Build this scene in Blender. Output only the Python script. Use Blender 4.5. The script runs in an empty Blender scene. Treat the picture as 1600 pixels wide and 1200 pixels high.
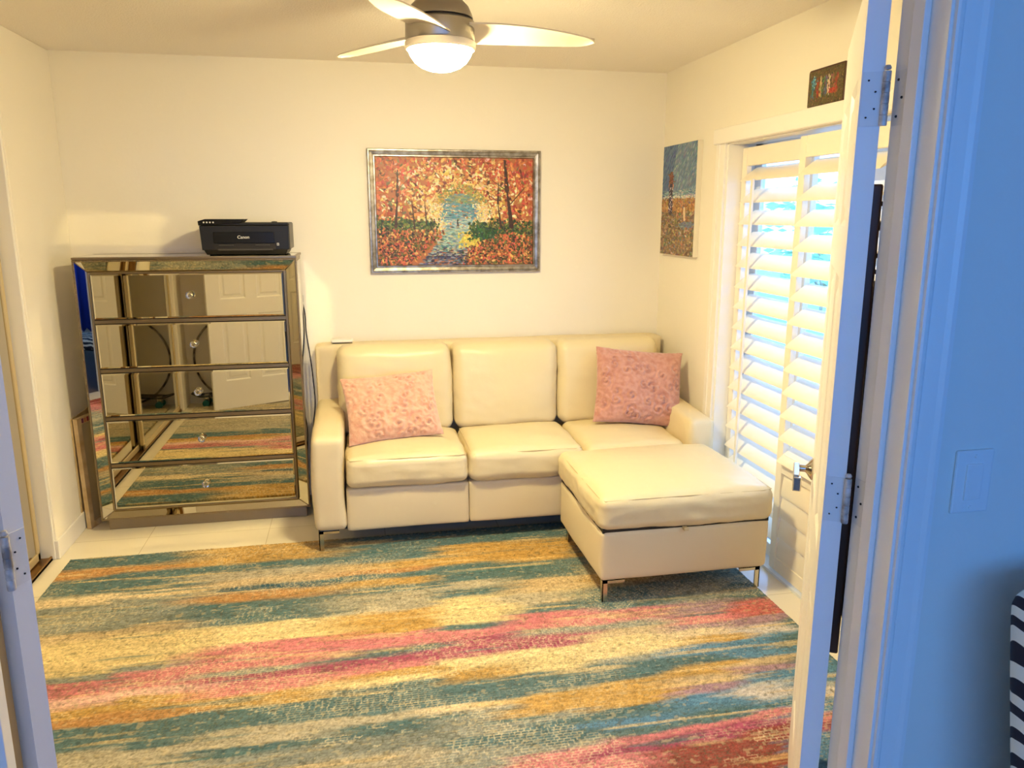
EXPOSURE=0.0
LAMPC=(1.0,.825,.43); LAMPS=374
SKYC=(.11,.40,1.16); SKYP=(.36,.50,.80); SKYS=5.5
HALLWIN=(-2.3,2.15)
RUGGAIN=.90
CLAMP=0
BLADES=(-4,128,244)
GUIDE=True
RUGCOLS=[
[('t',-1.30,3.903),('t',-1.26,3.779),('o',-1.23,3.669),('t',-1.20,3.545),('t',-1.18,3.493),('c',-1.15,3.367),('g',-1.13,3.307),('g',-1.07,3.123),('tan',-1.06,3.070),('cy',-1.04,3.000),('cy',-0.98,2.800),('g',-0.97,2.770),('p',-0.96,2.728),('p',-0.94,2.674),('pp',-0.92,2.607),('go',-0.91,2.540),('o',-0.89,2.503),('t',-0.88,2.461),('t',-0.86,2.383),('gc',-0.84,2.319),('gc',-0.80,2.185)],
[('t',-1.14,3.841),('t',-1.11,3.742),('o',-1.10,3.684),('t',-1.08,3.599),('t',-1.04,3.465),('c',-1.03,3.414),('g',-1.01,3.340),('g',-0.96,3.141),('tan',-0.95,3.087),('cy',-0.93,3.021),('cy',-0.88,2.844),('g',-0.87,2.799),('p',-0.86,2.748),('p',-0.84,2.673),('pp',-0.83,2.633),('go',-0.81,2.575),('o',-0.79,2.483),('t',-0.78,2.448),('t',-0.76,2.341),('gc',-0.75,2.309),('gc',-0.71,2.167)],
[('go',-0.54,3.814),('go',-0.52,3.661),('t',-0.52,3.603),('gc',-0.50,3.506),('tan',-0.49,3.420),('db',-0.49,3.362),('o',-0.48,3.294),('t',-0.47,3.205),('t',-0.46,3.083),('cy',-0.45,3.030),('cy',-0.44,2.924),('p',-0.43,2.880),('p',-0.42,2.730),('g',-0.41,2.692),('m',-0.41,2.659),('p',-0.40,2.586),('go',-0.39,2.528),('go',-0.39,2.487),('t',-0.39,2.462),('t',-0.38,2.374),('gc',-0.37,2.341),('gc',-0.37,2.286),('t',-0.36,2.254),('g',-0.36,2.209),('g',-0.34,2.095)],
[('t',0.22,3.842),('t',0.20,3.577),('go',0.20,3.484),('o',0.19,3.429),('t',0.19,3.382),('go',0.19,3.317),('t',0.18,3.249),('gc',0.18,3.194),('gc',0.17,3.079),('go',0.17,3.024),('go',0.16,2.880),('p',0.15,2.836),('p',0.15,2.775),('t',0.15,2.729),('m',0.14,2.668),('p',0.14,2.621),('go',0.14,2.580),('cy',0.13,2.540),('t',0.13,2.501),('t',0.12,2.379),('gc',0.12,2.344),('t',0.12,2.287),('g',0.11,2.207),('gc',0.10,2.118),('g',0.10,2.008)],
[('t',0.50,3.812),('t',0.49,3.691),('go',0.48,3.629),('go',0.46,3.469),('t',0.45,3.400),('t',0.43,3.295),('gc',0.42,3.239),('t',0.41,3.148),('cy',0.40,3.062),('cy',0.38,2.897),('t',0.37,2.853),('p',0.36,2.804),('m',0.36,2.734),('m',0.34,2.654),('cy',0.34,2.603),('go',0.33,2.514),('t',0.32,2.460),('t',0.31,2.372),('c',0.30,2.344),('g',0.30,2.302),('g',0.28,2.205),('t',0.28,2.159),('g',0.27,2.086),('g',0.25,1.977)],
[('t',0.92,3.730),('go',0.88,3.573),('go',0.85,3.449),('t',0.83,3.359),('t',0.80,3.248),('tan',0.79,3.186),('gc',0.75,3.023),('t',0.73,2.941),('p',0.71,2.879),('p',0.70,2.804),('g',0.69,2.765),('m',0.67,2.696),('m',0.66,2.660),('cy',0.65,2.629),('cy',0.63,2.516),('t',0.62,2.473),('t',0.59,2.375),('go',0.58,2.335),('go',0.57,2.273),('g',0.56,2.243),('t',0.55,2.192),('t',0.53,2.112),('g',0.52,2.083),('p',0.51,2.051),('p',0.48,1.931)],
[('t',1.27,3.457),('go',1.18,3.188),('t',1.12,3.010),('t',1.08,2.900),('p',1.06,2.848),('p',1.04,2.798),('g',1.02,2.740),('tan',1.00,2.693),('cy',0.99,2.656),('cy',0.96,2.560),('g',0.94,2.510),('t',0.92,2.462),('t',0.90,2.400),('go',0.88,2.348),('go',0.85,2.250),('t',0.83,2.213),('b',0.81,2.149),('t',0.80,2.103),('p',0.78,2.068),('m',0.77,2.016),('p',0.76,1.989),('r',0.72,1.884)],
[('t',1.61,3.242),('g',1.47,2.940),('mv',1.41,2.808),('p',1.36,2.724),('mv',1.35,2.686),('c',1.33,2.639),('go',1.29,2.572),('b',1.27,2.517),('t',1.23,2.443),('go',1.21,2.396),('tan',1.18,2.321),('mv',1.16,2.285),('b',1.14,2.237),('t',1.08,2.119),('p',1.07,2.083),('m',1.04,2.038),('r',1.01,1.968),('r',0.95,1.838)],
[('t',1.79,3.066),('t',1.70,2.894),('co',1.65,2.799),('co',1.61,2.729),('mv',1.58,2.680),('w',1.54,2.597),('b',1.51,2.540),('b',1.46,2.448),('tan',1.44,2.408),('mv',1.41,2.358),('b',1.38,2.306),('w',1.34,2.224),('b',1.29,2.141),('p',1.27,2.103),('m',1.25,2.060),('r',1.22,2.019),('r',1.11,1.807)],
[('t',1.70,2.422),('b',1.61,2.269),('w',1.55,2.182),('b',1.50,2.100),('p',1.46,2.045),('m',1.44,2.009),('b',1.40,1.952),('db',1.29,1.772)],
]
import bpy, bmesh, math, random
import numpy as np
from mathutils import Vector, Matrix, noise
random.seed(7); rng=np.random.default_rng(5)
C=bpy.context.scene.collection
sc=bpy.context.scene
PI=math.pi
# ---------------------------------------------------------------- camera
F,PIT,YAW,ROLL,CH=1224.76,0.2133157,0.1964581,0.0008793,1.63552
fw=Vector((math.sin(YAW)*math.cos(PIT),math.cos(YAW)*math.cos(PIT),-math.sin(PIT)))
r=Vector((math.cos(YAW),-math.sin(YAW),0)); u=r.cross(fw)
r2=r*math.cos(ROLL)+u*math.sin(ROLL); u2=u*math.cos(ROLL)-r*math.sin(ROLL)
cam=bpy.data.cameras.new('camera'); co=bpy.data.objects.new('camera',cam); C.objects.link(co)
cam.sensor_width=36; cam.lens=F/1600*36; cam.clip_start=.05
M4=Matrix((r2,u2,-fw)).transposed().to_4x4(); M4.translation=Vector((0,0,CH)); co.matrix_world=M4
sc.camera=co
sc.view_settings.view_transform='Standard'; sc.view_settings.look='None'
sc.view_settings.gamma=1; sc.view_settings.use_curve_mapping=False
sc.view_settings.exposure=EXPOSURE
# ---------------------------------------------------------------- materials
def srgb(*c):
    if max(c)>1.001: c=[x/255 for x in c]
    return tuple(x/12.92 if x<=.04045 else ((x+.055)/1.055)**2.4 for x in c)
def mat(name,col,rough=.5,metal=0,bump=None,spec=.5,var=None,coat=0,trans=0,ior=1.5,sheen=0,alpha=None,attr=None):
    m=bpy.data.materials.new(name); m.use_nodes=True; nt=m.node_tree; N=nt.nodes; L=nt.links
    b=N['Principled BSDF']; b.inputs['Base Color'].default_value=(*srgb(*col),1)
    b.inputs['Roughness'].default_value=rough; b.inputs['Metallic'].default_value=metal
    b.inputs['Specular IOR Level'].default_value=spec; b.inputs['Coat Weight'].default_value=coat
    b.inputs['Transmission Weight'].default_value=trans; b.inputs['IOR'].default_value=ior
    b.inputs['Sheen Weight'].default_value=sheen
    tc=N.new('ShaderNodeTexCoord')
    last=None
    if attr:
        a=N.new('ShaderNodeAttribute'); a.attribute_name=attr; L.new(a.outputs['Color'],b.inputs['Base Color'])
    if var:
        n=N.new('ShaderNodeTexNoise'); n.inputs['Scale'].default_value=var[1]; n.inputs['Detail'].default_value=4
        L.new(tc.outputs['Object'],n.inputs['Vector'])
        mx=N.new('ShaderNodeMix'); mx.data_type='RGBA'
        mx.inputs[6].default_value=(*srgb(*col),1); mx.inputs[7].default_value=(*srgb(*var[0]),1)
        rp=N.new('ShaderNodeValToRGB'); rp.color_ramp.elements[0].position=.4; rp.color_ramp.elements[1].position=.65
        L.new(n.outputs['Fac'],rp.inputs[0]); L.new(rp.outputs[0],mx.inputs[0]); L.new(mx.outputs[2],b.inputs['Base Color'])
    for bp in (bump or []):
        kind,scale,strength,dist=bp
        if kind=='v':
            n=N.new('ShaderNodeTexVoronoi'); n.feature='F1'; out=n.outputs['Distance']
        else:
            n=N.new('ShaderNodeTexNoise'); n.inputs['Detail'].default_value=5; out=n.outputs['Fac']
        n.inputs['Scale'].default_value=scale; L.new(tc.outputs['Object'],n.inputs['Vector'])
        bn=N.new('ShaderNodeBump'); bn.inputs['Strength'].default_value=strength; bn.inputs['Distance'].default_value=dist
        L.new(out,bn.inputs['Height'])
        if last: L.new(last.outputs[0],bn.inputs['Normal'])
        last=bn
    if last: L.new(last.outputs[0],b.inputs['Normal'])
    return m
WALL=mat('wall_paint',(236,230,216),.6,bump=[('n',60,.12,.004),('n',9,.08,.01)])
HALLW=WALL
CEIL=mat('ceiling_texture',(240,234,224),.9,bump=[('n',140,.6,.006)])
TRIM=mat('trim_paint',(238,234,226),.35,bump=[('n',25,.08,.003)])
SHUT=mat('shutter_paint',(240,231,214),.4)
DOORM=mat('door_paint',(238,234,228),.38,bump=[('n',40,.06,.002)])
LEATH=mat('cream_leather',(220,205,166),.36,bump=[('v',420,.10,.0008),('n',16,.22,.006)],spec=.5)
LEATHS=mat('cream_leather_side',(220,205,170),.5,bump=[('v',420,.12,.0008),('n',12,.15,.004)],spec=.35)
SEAMM=mat('leather_seam',(200,182,140),.6)
CHROME=mat('brushed_steel',(190,184,172),.22,1,bump=[('n',200,.03,.0005)])
CHROMEP=mat('polished_chrome',(205,198,186),.1,1)
PINK=mat('pink_plush',(226,182,158),.95,sheen=.6,bump=[('n',260,.8,.004),('n',60,.5,.006)],var=((214,156,134),34),spec=.1)
PINK2=mat('dusty_pink_plush',(204,152,138),.95,sheen=.6,bump=[('n',260,.8,.004),('n',60,.5,.006)],var=((188,130,116),34),spec=.1)
MIRR=mat('mirror_glass',(206,200,182),.012,1)
TOPM=mat('mirror_top_glass',(222,216,196),.0,1)
CHAMP=mat('champagne_metal',(150,134,108),.34,1,bump=[('n',90,.1,.001)])
CHAMPP=mat('champagne_paint',(150,136,112),.4,.6)
DARKL=mat('dark_joint',(28,22,16),.6)
BLACKP=mat('printer_plastic',(14,14,13),.42,bump=[('n',300,.04,.0005)])
BLACKG=mat('printer_gloss',(8,8,8),.25,spec=.3)
GREYP=mat('printer_grey_plastic',(60,56,50),.4)
WHITEP=mat('white_plastic',(235,232,225),.3)
LOGO=mat('logo_silver',(215,212,205),.35)
CRYS=mat('crystal',(250,250,250),.02,trans=1,ior=1.52)
WOOD=mat('stretcher_wood',(214,190,146),.65,bump=[('n',80,.1,.001)],var=((190,160,112),12))
CANV=mat('canvas_back',(186,170,130),.9,bump=[('n',400,.3,.001)])
CWHITE=mat('canvas_edge',(228,220,200),.8)
SILV=mat('picture_frame_silver',(172,164,150),.34,.85,var=((128,118,102),30),bump=[('n',60,.15,.002)])
BROWNW=mat('dark_brown_wood',(72,40,24),.45,bump=[('n',50,.15,.001)])
BLK=mat('black_metal',(14,12,12),.4)
BAGM=mat('black_fabric',(14,14,22),.85,bump=[('n',80,.4,.003)])
FANM=mat('fan_nickel',(170,164,154),.3,.85)
FANW=mat('fan_blade_white',(226,216,196),.5)
CORDM=mat('black_cord',(16,14,12),.5)
GOLDT=mat('gold_track',(150,112,60),.35,.9)
RECESS=mat('screw_dark',(40,34,34),.8)  # one even dark tone for the hinge screws
HINGE=mat('painted_hinge',(228,224,217),.42,0,bump=[('n',50,.2,.002)])
HPIN=mat('hinge_barrel_worn',(206,202,196),.4,.1,var=((130,124,118),40))
TANLIT=mat('painted_warm_light',(176,148,98),.7)  # tan of the warm-lit jamb, light put into the colour
TEAL=mat('teal_wheel',(20,120,120),.4)
HOOPM=mat('hoop_tape',(60,44,30),.5,var=((150,140,120),14))
GROUND=mat('patio_stone',(200,198,190),.9,bump=[('n',8,.2,.01)])
LEAF=mat('leaf_green',(205,225,180),.6)
ALU=mat('white_aluminium',(225,228,232),.4)
TRACKM=mat('dark_gap',(30,26,22),.8)
TILE=None
def tile_mat():
    m=bpy.data.materials.new('floor_tile'); m.use_nodes=True; N=m.node_tree.nodes; L=m.node_tree.links; b=N['Principled BSDF']
    tc=N.new('ShaderNodeTexCoord'); mp=N.new('ShaderNodeMapping'); mp.inputs['Location'].default_value=(.50,.11,0)
    L.new(tc.outputs['Object'],mp.inputs[0])
    br=N.new('ShaderNodeTexBrick'); br.offset=0; br.inputs['Scale'].default_value=1
    br.inputs['Brick Width'].default_value=.6; br.inputs['Row Height'].default_value=.6; br.inputs['Mortar Size'].default_value=.0015
    br.inputs['Color1'].default_value=(*srgb(232,224,204),1); br.inputs['Color2'].default_value=(*srgb(228,219,198),1); br.inputs['Mortar'].default_value=(*srgb(190,176,148),1)
    L.new(mp.outputs[0],br.inputs['Vector']); L.new(br.outputs['Color'],b.inputs['Base Color'])
    b.inputs['Roughness'].default_value=.16
    n=N.new('ShaderNodeTexNoise'); n.inputs['Scale'].default_value=6; bn=N.new('ShaderNodeBump'); bn.inputs['Strength'].default_value=.03; bn.inputs['Distance'].default_value=.005
    L.new(tc.outputs['Object'],n.inputs['Vector']); L.new(n.outputs['Fac'],bn.inputs['Height']); L.new(bn.outputs[0],b.inputs['Normal'])
    return m
TILE=tile_mat()
def glass_mat():
    m=bpy.data.materials.new('window_glass'); m.use_nodes=True; N=m.node_tree.nodes; L=m.node_tree.links
    N.remove(N['Principled BSDF']); t=N.new('ShaderNodeBsdfTransparent'); g=N.new('ShaderNodeBsdfGlossy'); g.inputs['Roughness'].default_value=.02
    fr=N.new('ShaderNodeFresnel'); fr.inputs[0].default_value=1.45; mx=N.new('ShaderNodeMixShader')
    t.inputs[0].default_value=(.93,.97,.98,1)
    ge=N.new('ShaderNodeNewGeometry'); iv=N.new('ShaderNodeMath'); iv.operation='SUBTRACT'; iv.inputs[0].default_value=1; L.new(ge.outputs['Backfacing'],iv.inputs[1]); mu=N.new('ShaderNodeMath'); mu.operation='MULTIPLY'; L.new(fr.outputs[0],mu.inputs[0]); L.new(iv.outputs[0],mu.inputs[1]); L.new(mu.outputs[0],mx.inputs[0]); L.new(t.outputs[0],mx.inputs[1]); L.new(g.outputs[0],mx.inputs[2]); L.new(mx.outputs[0],N['Material Output'].inputs[0])
    return m
GLASS=glass_mat()
def emit(name,col,s):
    m=bpy.data.materials.new(name); m.use_nodes=True; N=m.node_tree.nodes; b=N['Principled BSDF']
    b.inputs['Base Color'].default_value=(.9,.85,.75,1); b.inputs['Emission Color'].default_value=(*col,1); b.inputs['Emission Strength'].default_value=s
    return m
# ---------------------------------------------------------------- mesh helpers
def link(name,bm,m=None,parent=None,smooth=None,bevel=0,loc=None):
    me=bpy.data.meshes.new(name)
    if isinstance(bm,bmesh.types.BMesh):
        bmesh.ops.recalc_face_normals(bm,faces=bm.faces[:]); bm.to_mesh(me); bm.free()
    o=bpy.data.objects.new(name,me); C.objects.link(o)
    if m: 
        for mm in (m if isinstance(m,(list,tuple)) else [m]): me.materials.append(mm)
    if bevel:
        md=o.modifiers.new('b','BEVEL'); md.width=bevel; md.segments=2; md.limit_method='ANGLE'; md.angle_limit=.6
    if smooth=='all':
        me.polygons.foreach_set('use_smooth',[True]*len(me.polygons))
    elif smooth:
        me.polygons.foreach_set('use_smooth',[True]*len(me.polygons)); me.set_sharp_from_angle(angle=smooth)
    if parent is not None: o.parent=parent; o.matrix_parent_inverse=PI_INV(parent)
    return o
def PI_INV(p):
    # matrix built from basis transforms (no depsgraph needed); children given in world coordinates
    def wm(o):
        m=Matrix.LocRotScale(o.location,o.rotation_euler,o.scale)
        return (wm(o.parent)@o.matrix_parent_inverse@m) if o.parent else m
    return wm(p).inverted()
def local(o): o.matrix_parent_inverse=Matrix(); return o
def box(bm,x0,x1,y0,y1,z0,z1,mx=None):
    v=[bm.verts.new((x,y,z)) for x in (x0,x1) for y in (y0,y1) for z in (z0,z1)]
    f=[(0,1,3,2),(4,6,7,5),(0,4,5,1),(2,3,7,6),(0,2,6,4),(1,5,7,3)]
    for q in f:
        fc=bm.faces.new([v[i] for i in q])
    if mx is not None:
        for k in v: k.co=mx@k.co
    return bm
def bx(*a,**k): return box(bmesh.new(),*a,**k)
def tube(bm,pts,rad,n=8,closed=False,caps=True):
    pts=[Vector(p) for p in pts]; rings=[]; m=len(pts); up=Vector((0,0,1)); prev=None
    for i,p in enumerate(pts):
        a=pts[(i-1)%m] if (i>0 or closed) else p; b=pts[(i+1)%m] if (i<m-1 or closed) else p
        t=(b-a).normalized()
        if prev is None:
            s=t.cross(up if abs(t.z)<.9 else Vector((1,0,0))).normalized()
        else: s=(prev-t*prev.dot(t)).normalized()
        prev=s; w=t.cross(s); R=rad[i] if isinstance(rad,(list,tuple)) else rad
        rings.append([bm.verts.new(p+(s*math.cos(2*PI*k/n)+w*math.sin(2*PI*k/n))*R) for k in range(n)])
    for i in range(m if closed else m-1):
        A=rings[i];B=rings[(i+1)%m]
        for k in range(n): bm.faces.new((A[k],A[(k+1)%n],B[(k+1)%n],B[k]))
    if not closed and caps: bm.faces.new(rings[0][::-1]); bm.faces.new(rings[-1])
    return bm
def lathe(bm,prof,n=48,c=(0,0,0),mx=None):
    rings=[]
    for R,z in prof:
        if R<1e-5: rings.append([bm.verts.new((0,0,z))])
        else: rings.append([bm.verts.new((R*math.cos(2*PI*k/n),R*math.sin(2*PI*k/n),z)) for k in range(n)])
    for A,B in zip(rings,rings[1:]):
        for k in range(n):
            a=[A[k%len(A)],A[(k+1)%n%len(A)]] if len(A)>1 else [A[0]]
            b=[B[(k+1)%n],B[k]] if len(B)>1 else [B[0]]
            if len(a)+len(b)>2: bm.faces.new(a+b)
    for ring in rings:
        for v in ring:
            v.co=(mx@v.co) if mx is not None else v.co
            v.co+=Vector(c)
    return bm
def prism(bm,poly,y0,y1,axis='y',mx=None):
    def P(a,b,c): return {'y':(a,c,b),'x':(c,a,b),'z':(a,b,c)}[axis]
    A=[bm.verts.new(P(a,b,y0)) for a,b in poly]; B=[bm.verts.new(P(a,b,y1)) for a,b in poly]
    bm.faces.new(A); bm.faces.new(B[::-1]); n=len(A)
    for i in range(n): bm.faces.new((A[i],B[i],B[(i+1)%n],A[(i+1)%n]))
    if mx is not None:
        for v in A+B: v.co=mx@v.co
    return bm
def rbox(cx,cy,cz,sx,sy,sz,rad,n=22,crown=(0,0,0),amp=0,freq=6,seed=0,warp=None,wr=0):
    """soft rounded box, crown=(x,y,z) outward bulge per axis, amp=low-frequency lumps, wr=wrinkle depth"""
    bm=bmesh.new(); bmesh.ops.create_cube(bm,size=2)
    bmesh.ops.subdivide_edges(bm,edges=bm.edges[:],cuts=n,use_grid_fill=True)
    h=Vector((sx/2,sy/2,sz/2)); inn=Vector([max(a-rad,0) for a in h])
    for v in bm.verts:
        t=Vector([math.copysign(1-(1-abs(c))**1.35,c) for c in v.co])
        q=Vector([t[i]*h[i] for i in range(3)])
        c=Vector([max(-inn[i],min(inn[i],q[i])) for i in range(3)]); d=q-c
        nrm=d.normalized() if d.length>1e-9 else Vector((0,0,1)); p=c+nrm*rad
        uu=[p[i]/h[i] for i in range(3)]
        for i in range(3):
            j,k=[a for a in range(3) if a!=i]
            f=max(0,1-abs(uu[j])**2.4)*max(0,1-abs(uu[k])**2.4)
            p[i]+=crown[i]*f*uu[i]
        if amp or wr:
            s=Vector((p.x+seed*3.1,p.y+seed,p.z))
            p+=nrm*amp*noise.noise(s*freq)
            if wr:
                w=noise.noise(Vector((s.x*9,s.y*30,s.z*26)))+.6*noise.noise(Vector((s.x*30,s.y*9,s.z*22+5)))
                edge=max(abs(uu[0]),abs(uu[1]))**3
                p+=nrm*wr*w*(.35+.9*edge)
        if warp: p=warp(p,uu)
        v.co=p+Vector((cx,cy,cz))
    return bm
# ---------------------------------------------------------------- scene objects helpers
def tag(o,label,cat,group=None):
    o['label']=label; o['category']=cat
    if group: o['group']=group
    return o
def thing(name,label,cat,loc=(0,0,0),rz=0,group=None):
    o=bpy.data.objects.new(name,None); C.objects.link(o); o.location=loc; o.rotation_euler=(0,0,rz); o.empty_display_size=.1
    return tag(o,label,cat,group)
def struct(name,bm,m,parent=None,**k):
    o=link(name,bm,m,parent,**k)
    if parent is None: o['kind']='structure'
    return o
def sempty(name,loc=(0,0,0)):
    o=bpy.data.objects.new(name,None); C.objects.link(o); o.location=loc; o['kind']='structure'; o.empty_display_size=.1; return o
def text_mesh(name,s,size,mx,m,parent,ext=.0006,bold=0):
    cu=bpy.data.curves.new(name,'FONT'); cu.body=s; cu.size=size; cu.extrude=ext; cu.offset=bold; cu.align_x='CENTER'; cu.align_y='CENTER'
    t=bpy.data.objects.new(name+'_tmp',cu); C.objects.link(t); dg=bpy.context.evaluated_depsgraph_get()
    me=bpy.data.meshes.new_from_object(t.evaluated_get(dg)); bpy.data.objects.remove(t)
    me.transform(mx); me.materials.clear(); me.materials.append(m)
    o=bpy.data.objects.new(name,me); C.objects.link(o); o.parent=parent; o.matrix_parent_inverse=PI_INV(parent); return o
# ================================================================ ROOM
D,XL,XR,H=4.578,-1.468,1.832,2.44
YF=1.27; YH=1.154      # front wall, room face and hall face
HX0,HX1,HY0=-2.6,2.6,-2.6
struct('floor',bx(HX0-.1,HX1+.1,YH,D+.1,-.1,0),TILE)
struct('floor',bx(HX0-.1,HX1+.1,HY0-.1,YH,-.1,0),mat('hall_floor_dark',(96,78,60),.5,bump=[('n',30,.1,.002)]))  # unseen hall floor, made dark to cut light bounced up the hall wall
b=bx(HX0-.1,HX1+.1,HY0-.1,YF,H,H+.1); box(b,HX0-.1,XR+.3,YF,D+.1,H,H+.1); struct('ceiling',b,CEIL)
struct('wall_back',bx(-2.3,XR+.3,D,D+.12,0,H),WALL)
# left wall: stub, header over the closet, front stub
CL0,CL1=1.55,3.905
b=bx(XL-.12,XL,CL1,D,0,H); box(b,XL-.12,XL,YF,CL0,0,H); box(b,XL-.12,XL,CL0,CL1,2.06,H)
struct('wall_left',b,WALL,bevel=.006)
b=bx(-2.2,-2.15,YF,D,0,H); struct('wall_closet',b,WALL)
# right wall with the wide opening
RO0,RO1,RZ=1.80,3.745,1.985
b=bx(XR,XR+.2,RO1,D,0,H); box(b,XR,XR+.2,YH,RO0,0,H); box(b,XR,XR+.2,RO0,RO1,RZ,H)
struct('wall_right',b,WALL)
# front wall with double doorway
JL,JR=-.585,.935
b=bx(-2.6,JL-.02,YH,YF,0,H); box(b,JR+.02,HX1,YH,YF,0,H); box(b,JL-.02,JR+.02,YH,YF,2.07,H)
struct('wall_front',b,WALL)
# hall
HW0,HW1=HALLWIN
b=bx(HX0-.1,HX0,HY0,YH,0,H); struct('wall_hall_left',b,WALL)
struct('wall_hall_right',bx(HX1,HX1+.1,HY0,YH,0,H),WALL)
b=bx(HX0,HW0,HY0-.12,HY0,0,H); box(b,HW1,HX1,HY0-.12,HY0,0,H); box(b,HW0,HW1,HY0-.12,HY0,0,.95); box(b,HW0,HW1,HY0-.12,HY0,2.3,H)
struct('wall_rear',b,WALL)
w=sempty('window_2',((HW0+HW1)/2,HY0-.06,.95))
b=bx(HW0,HW0+.05,HY0-.09,HY0-.03,.95,2.3); box(b,HW1-.05,HW1,HY0-.09,HY0-.03,.95,2.3); box(b,HW0,HW1,HY0-.09,HY0-.03,.95,1.0); box(b,HW0,HW1,HY0-.09,HY0-.03,2.25,2.3)
for k in (1,2): 
    xx=HW0+(HW1-HW0)*k/3; box(b,xx-.025,xx+.025,HY0-.085,HY0-.035,1.0,2.25)
link('frame',b,ALU,w)
link('glass',bx(HW0+.05,HW1-.05,HY0-.062,HY0-.058,1.0,2.25),GLASS,w)
# baseboards
def baseboard(name,x0,x1,y0,y1):
    struct(name,bx(x0,x1,y0,y1,0,.095),TRIM,bevel=.004)
baseboard('baseboard_back',XL,XR,D-.012,D)
b=bx(XL,XL+.012,CL1-.006,D-.012,0,.095); box(b,XL-.05,XL+.012,CL1-.014,CL1-.002,0,.095); struct('baseboard_left',b,TRIM,bevel=.004)
baseboard('baseboard_right',XR-.012,XR,RO1+.09,D-.012)
baseboard('baseboard_front',XL,JL-.09,YF,YF+.012)
baseboard('baseboard_hall',JR+.075,HX1,YH-.012,YH)
# ---- doorway jambs, stops and casings
def jamb(side,name):
    s=1 if side=='r' else -1; X=(JR if s>0 else JL)
    b=bmesh.new()
    def bb(x0,x1,*a): 
        x0,x1=sorted((X+s*x0,X+s*x1)); box(b,x0,x1,*a)
    bb(-.012,.02,YH-.002,YF+.002,0,2.07)           # jamb lining
    bb(-.024,-.012,1.197,1.226,0,2.05)             # stop
    return struct(name,b,TRIM,bevel=.0015)
jr=jamb('r','trim_1'); jl=jamb('l','trim_2')
def casing(name,s,X,y,dy):
    # stepped colonial profile: (offset from jamb, thickness)
    b=bmesh.new()
    pr=[(0,0),(0,.009),(.004,.011),(.010,.011),(.014,.009),(.040,.013),(.050,.016),(.058,.016),(.058,0)]
    poly=[(X+s*(-.006+a),y+dy*t) for a,t in pr]
    if s*dy>0: poly=poly[::-1]
    prism(b,poly,0,2.12,'z')
    return struct(name,b,TRIM)
casing('trim_3',1,JR,YH,-1); casing('trim_4',-1,JL,YH,-1); casing('trim_5',1,JR,YF,1); casing('trim_6',-1,JL,YF,1)
b=bx(JL-.06,JR+.06,YH-.014,YH,2.055,2.12); box(b,JL-.06,JR+.06,YF,YF+.014,2.055,2.12); box(b,JL,JR,YH-.002,YF+.002,2.05,2.07); struct('trim_7',b,TRIM)
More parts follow.
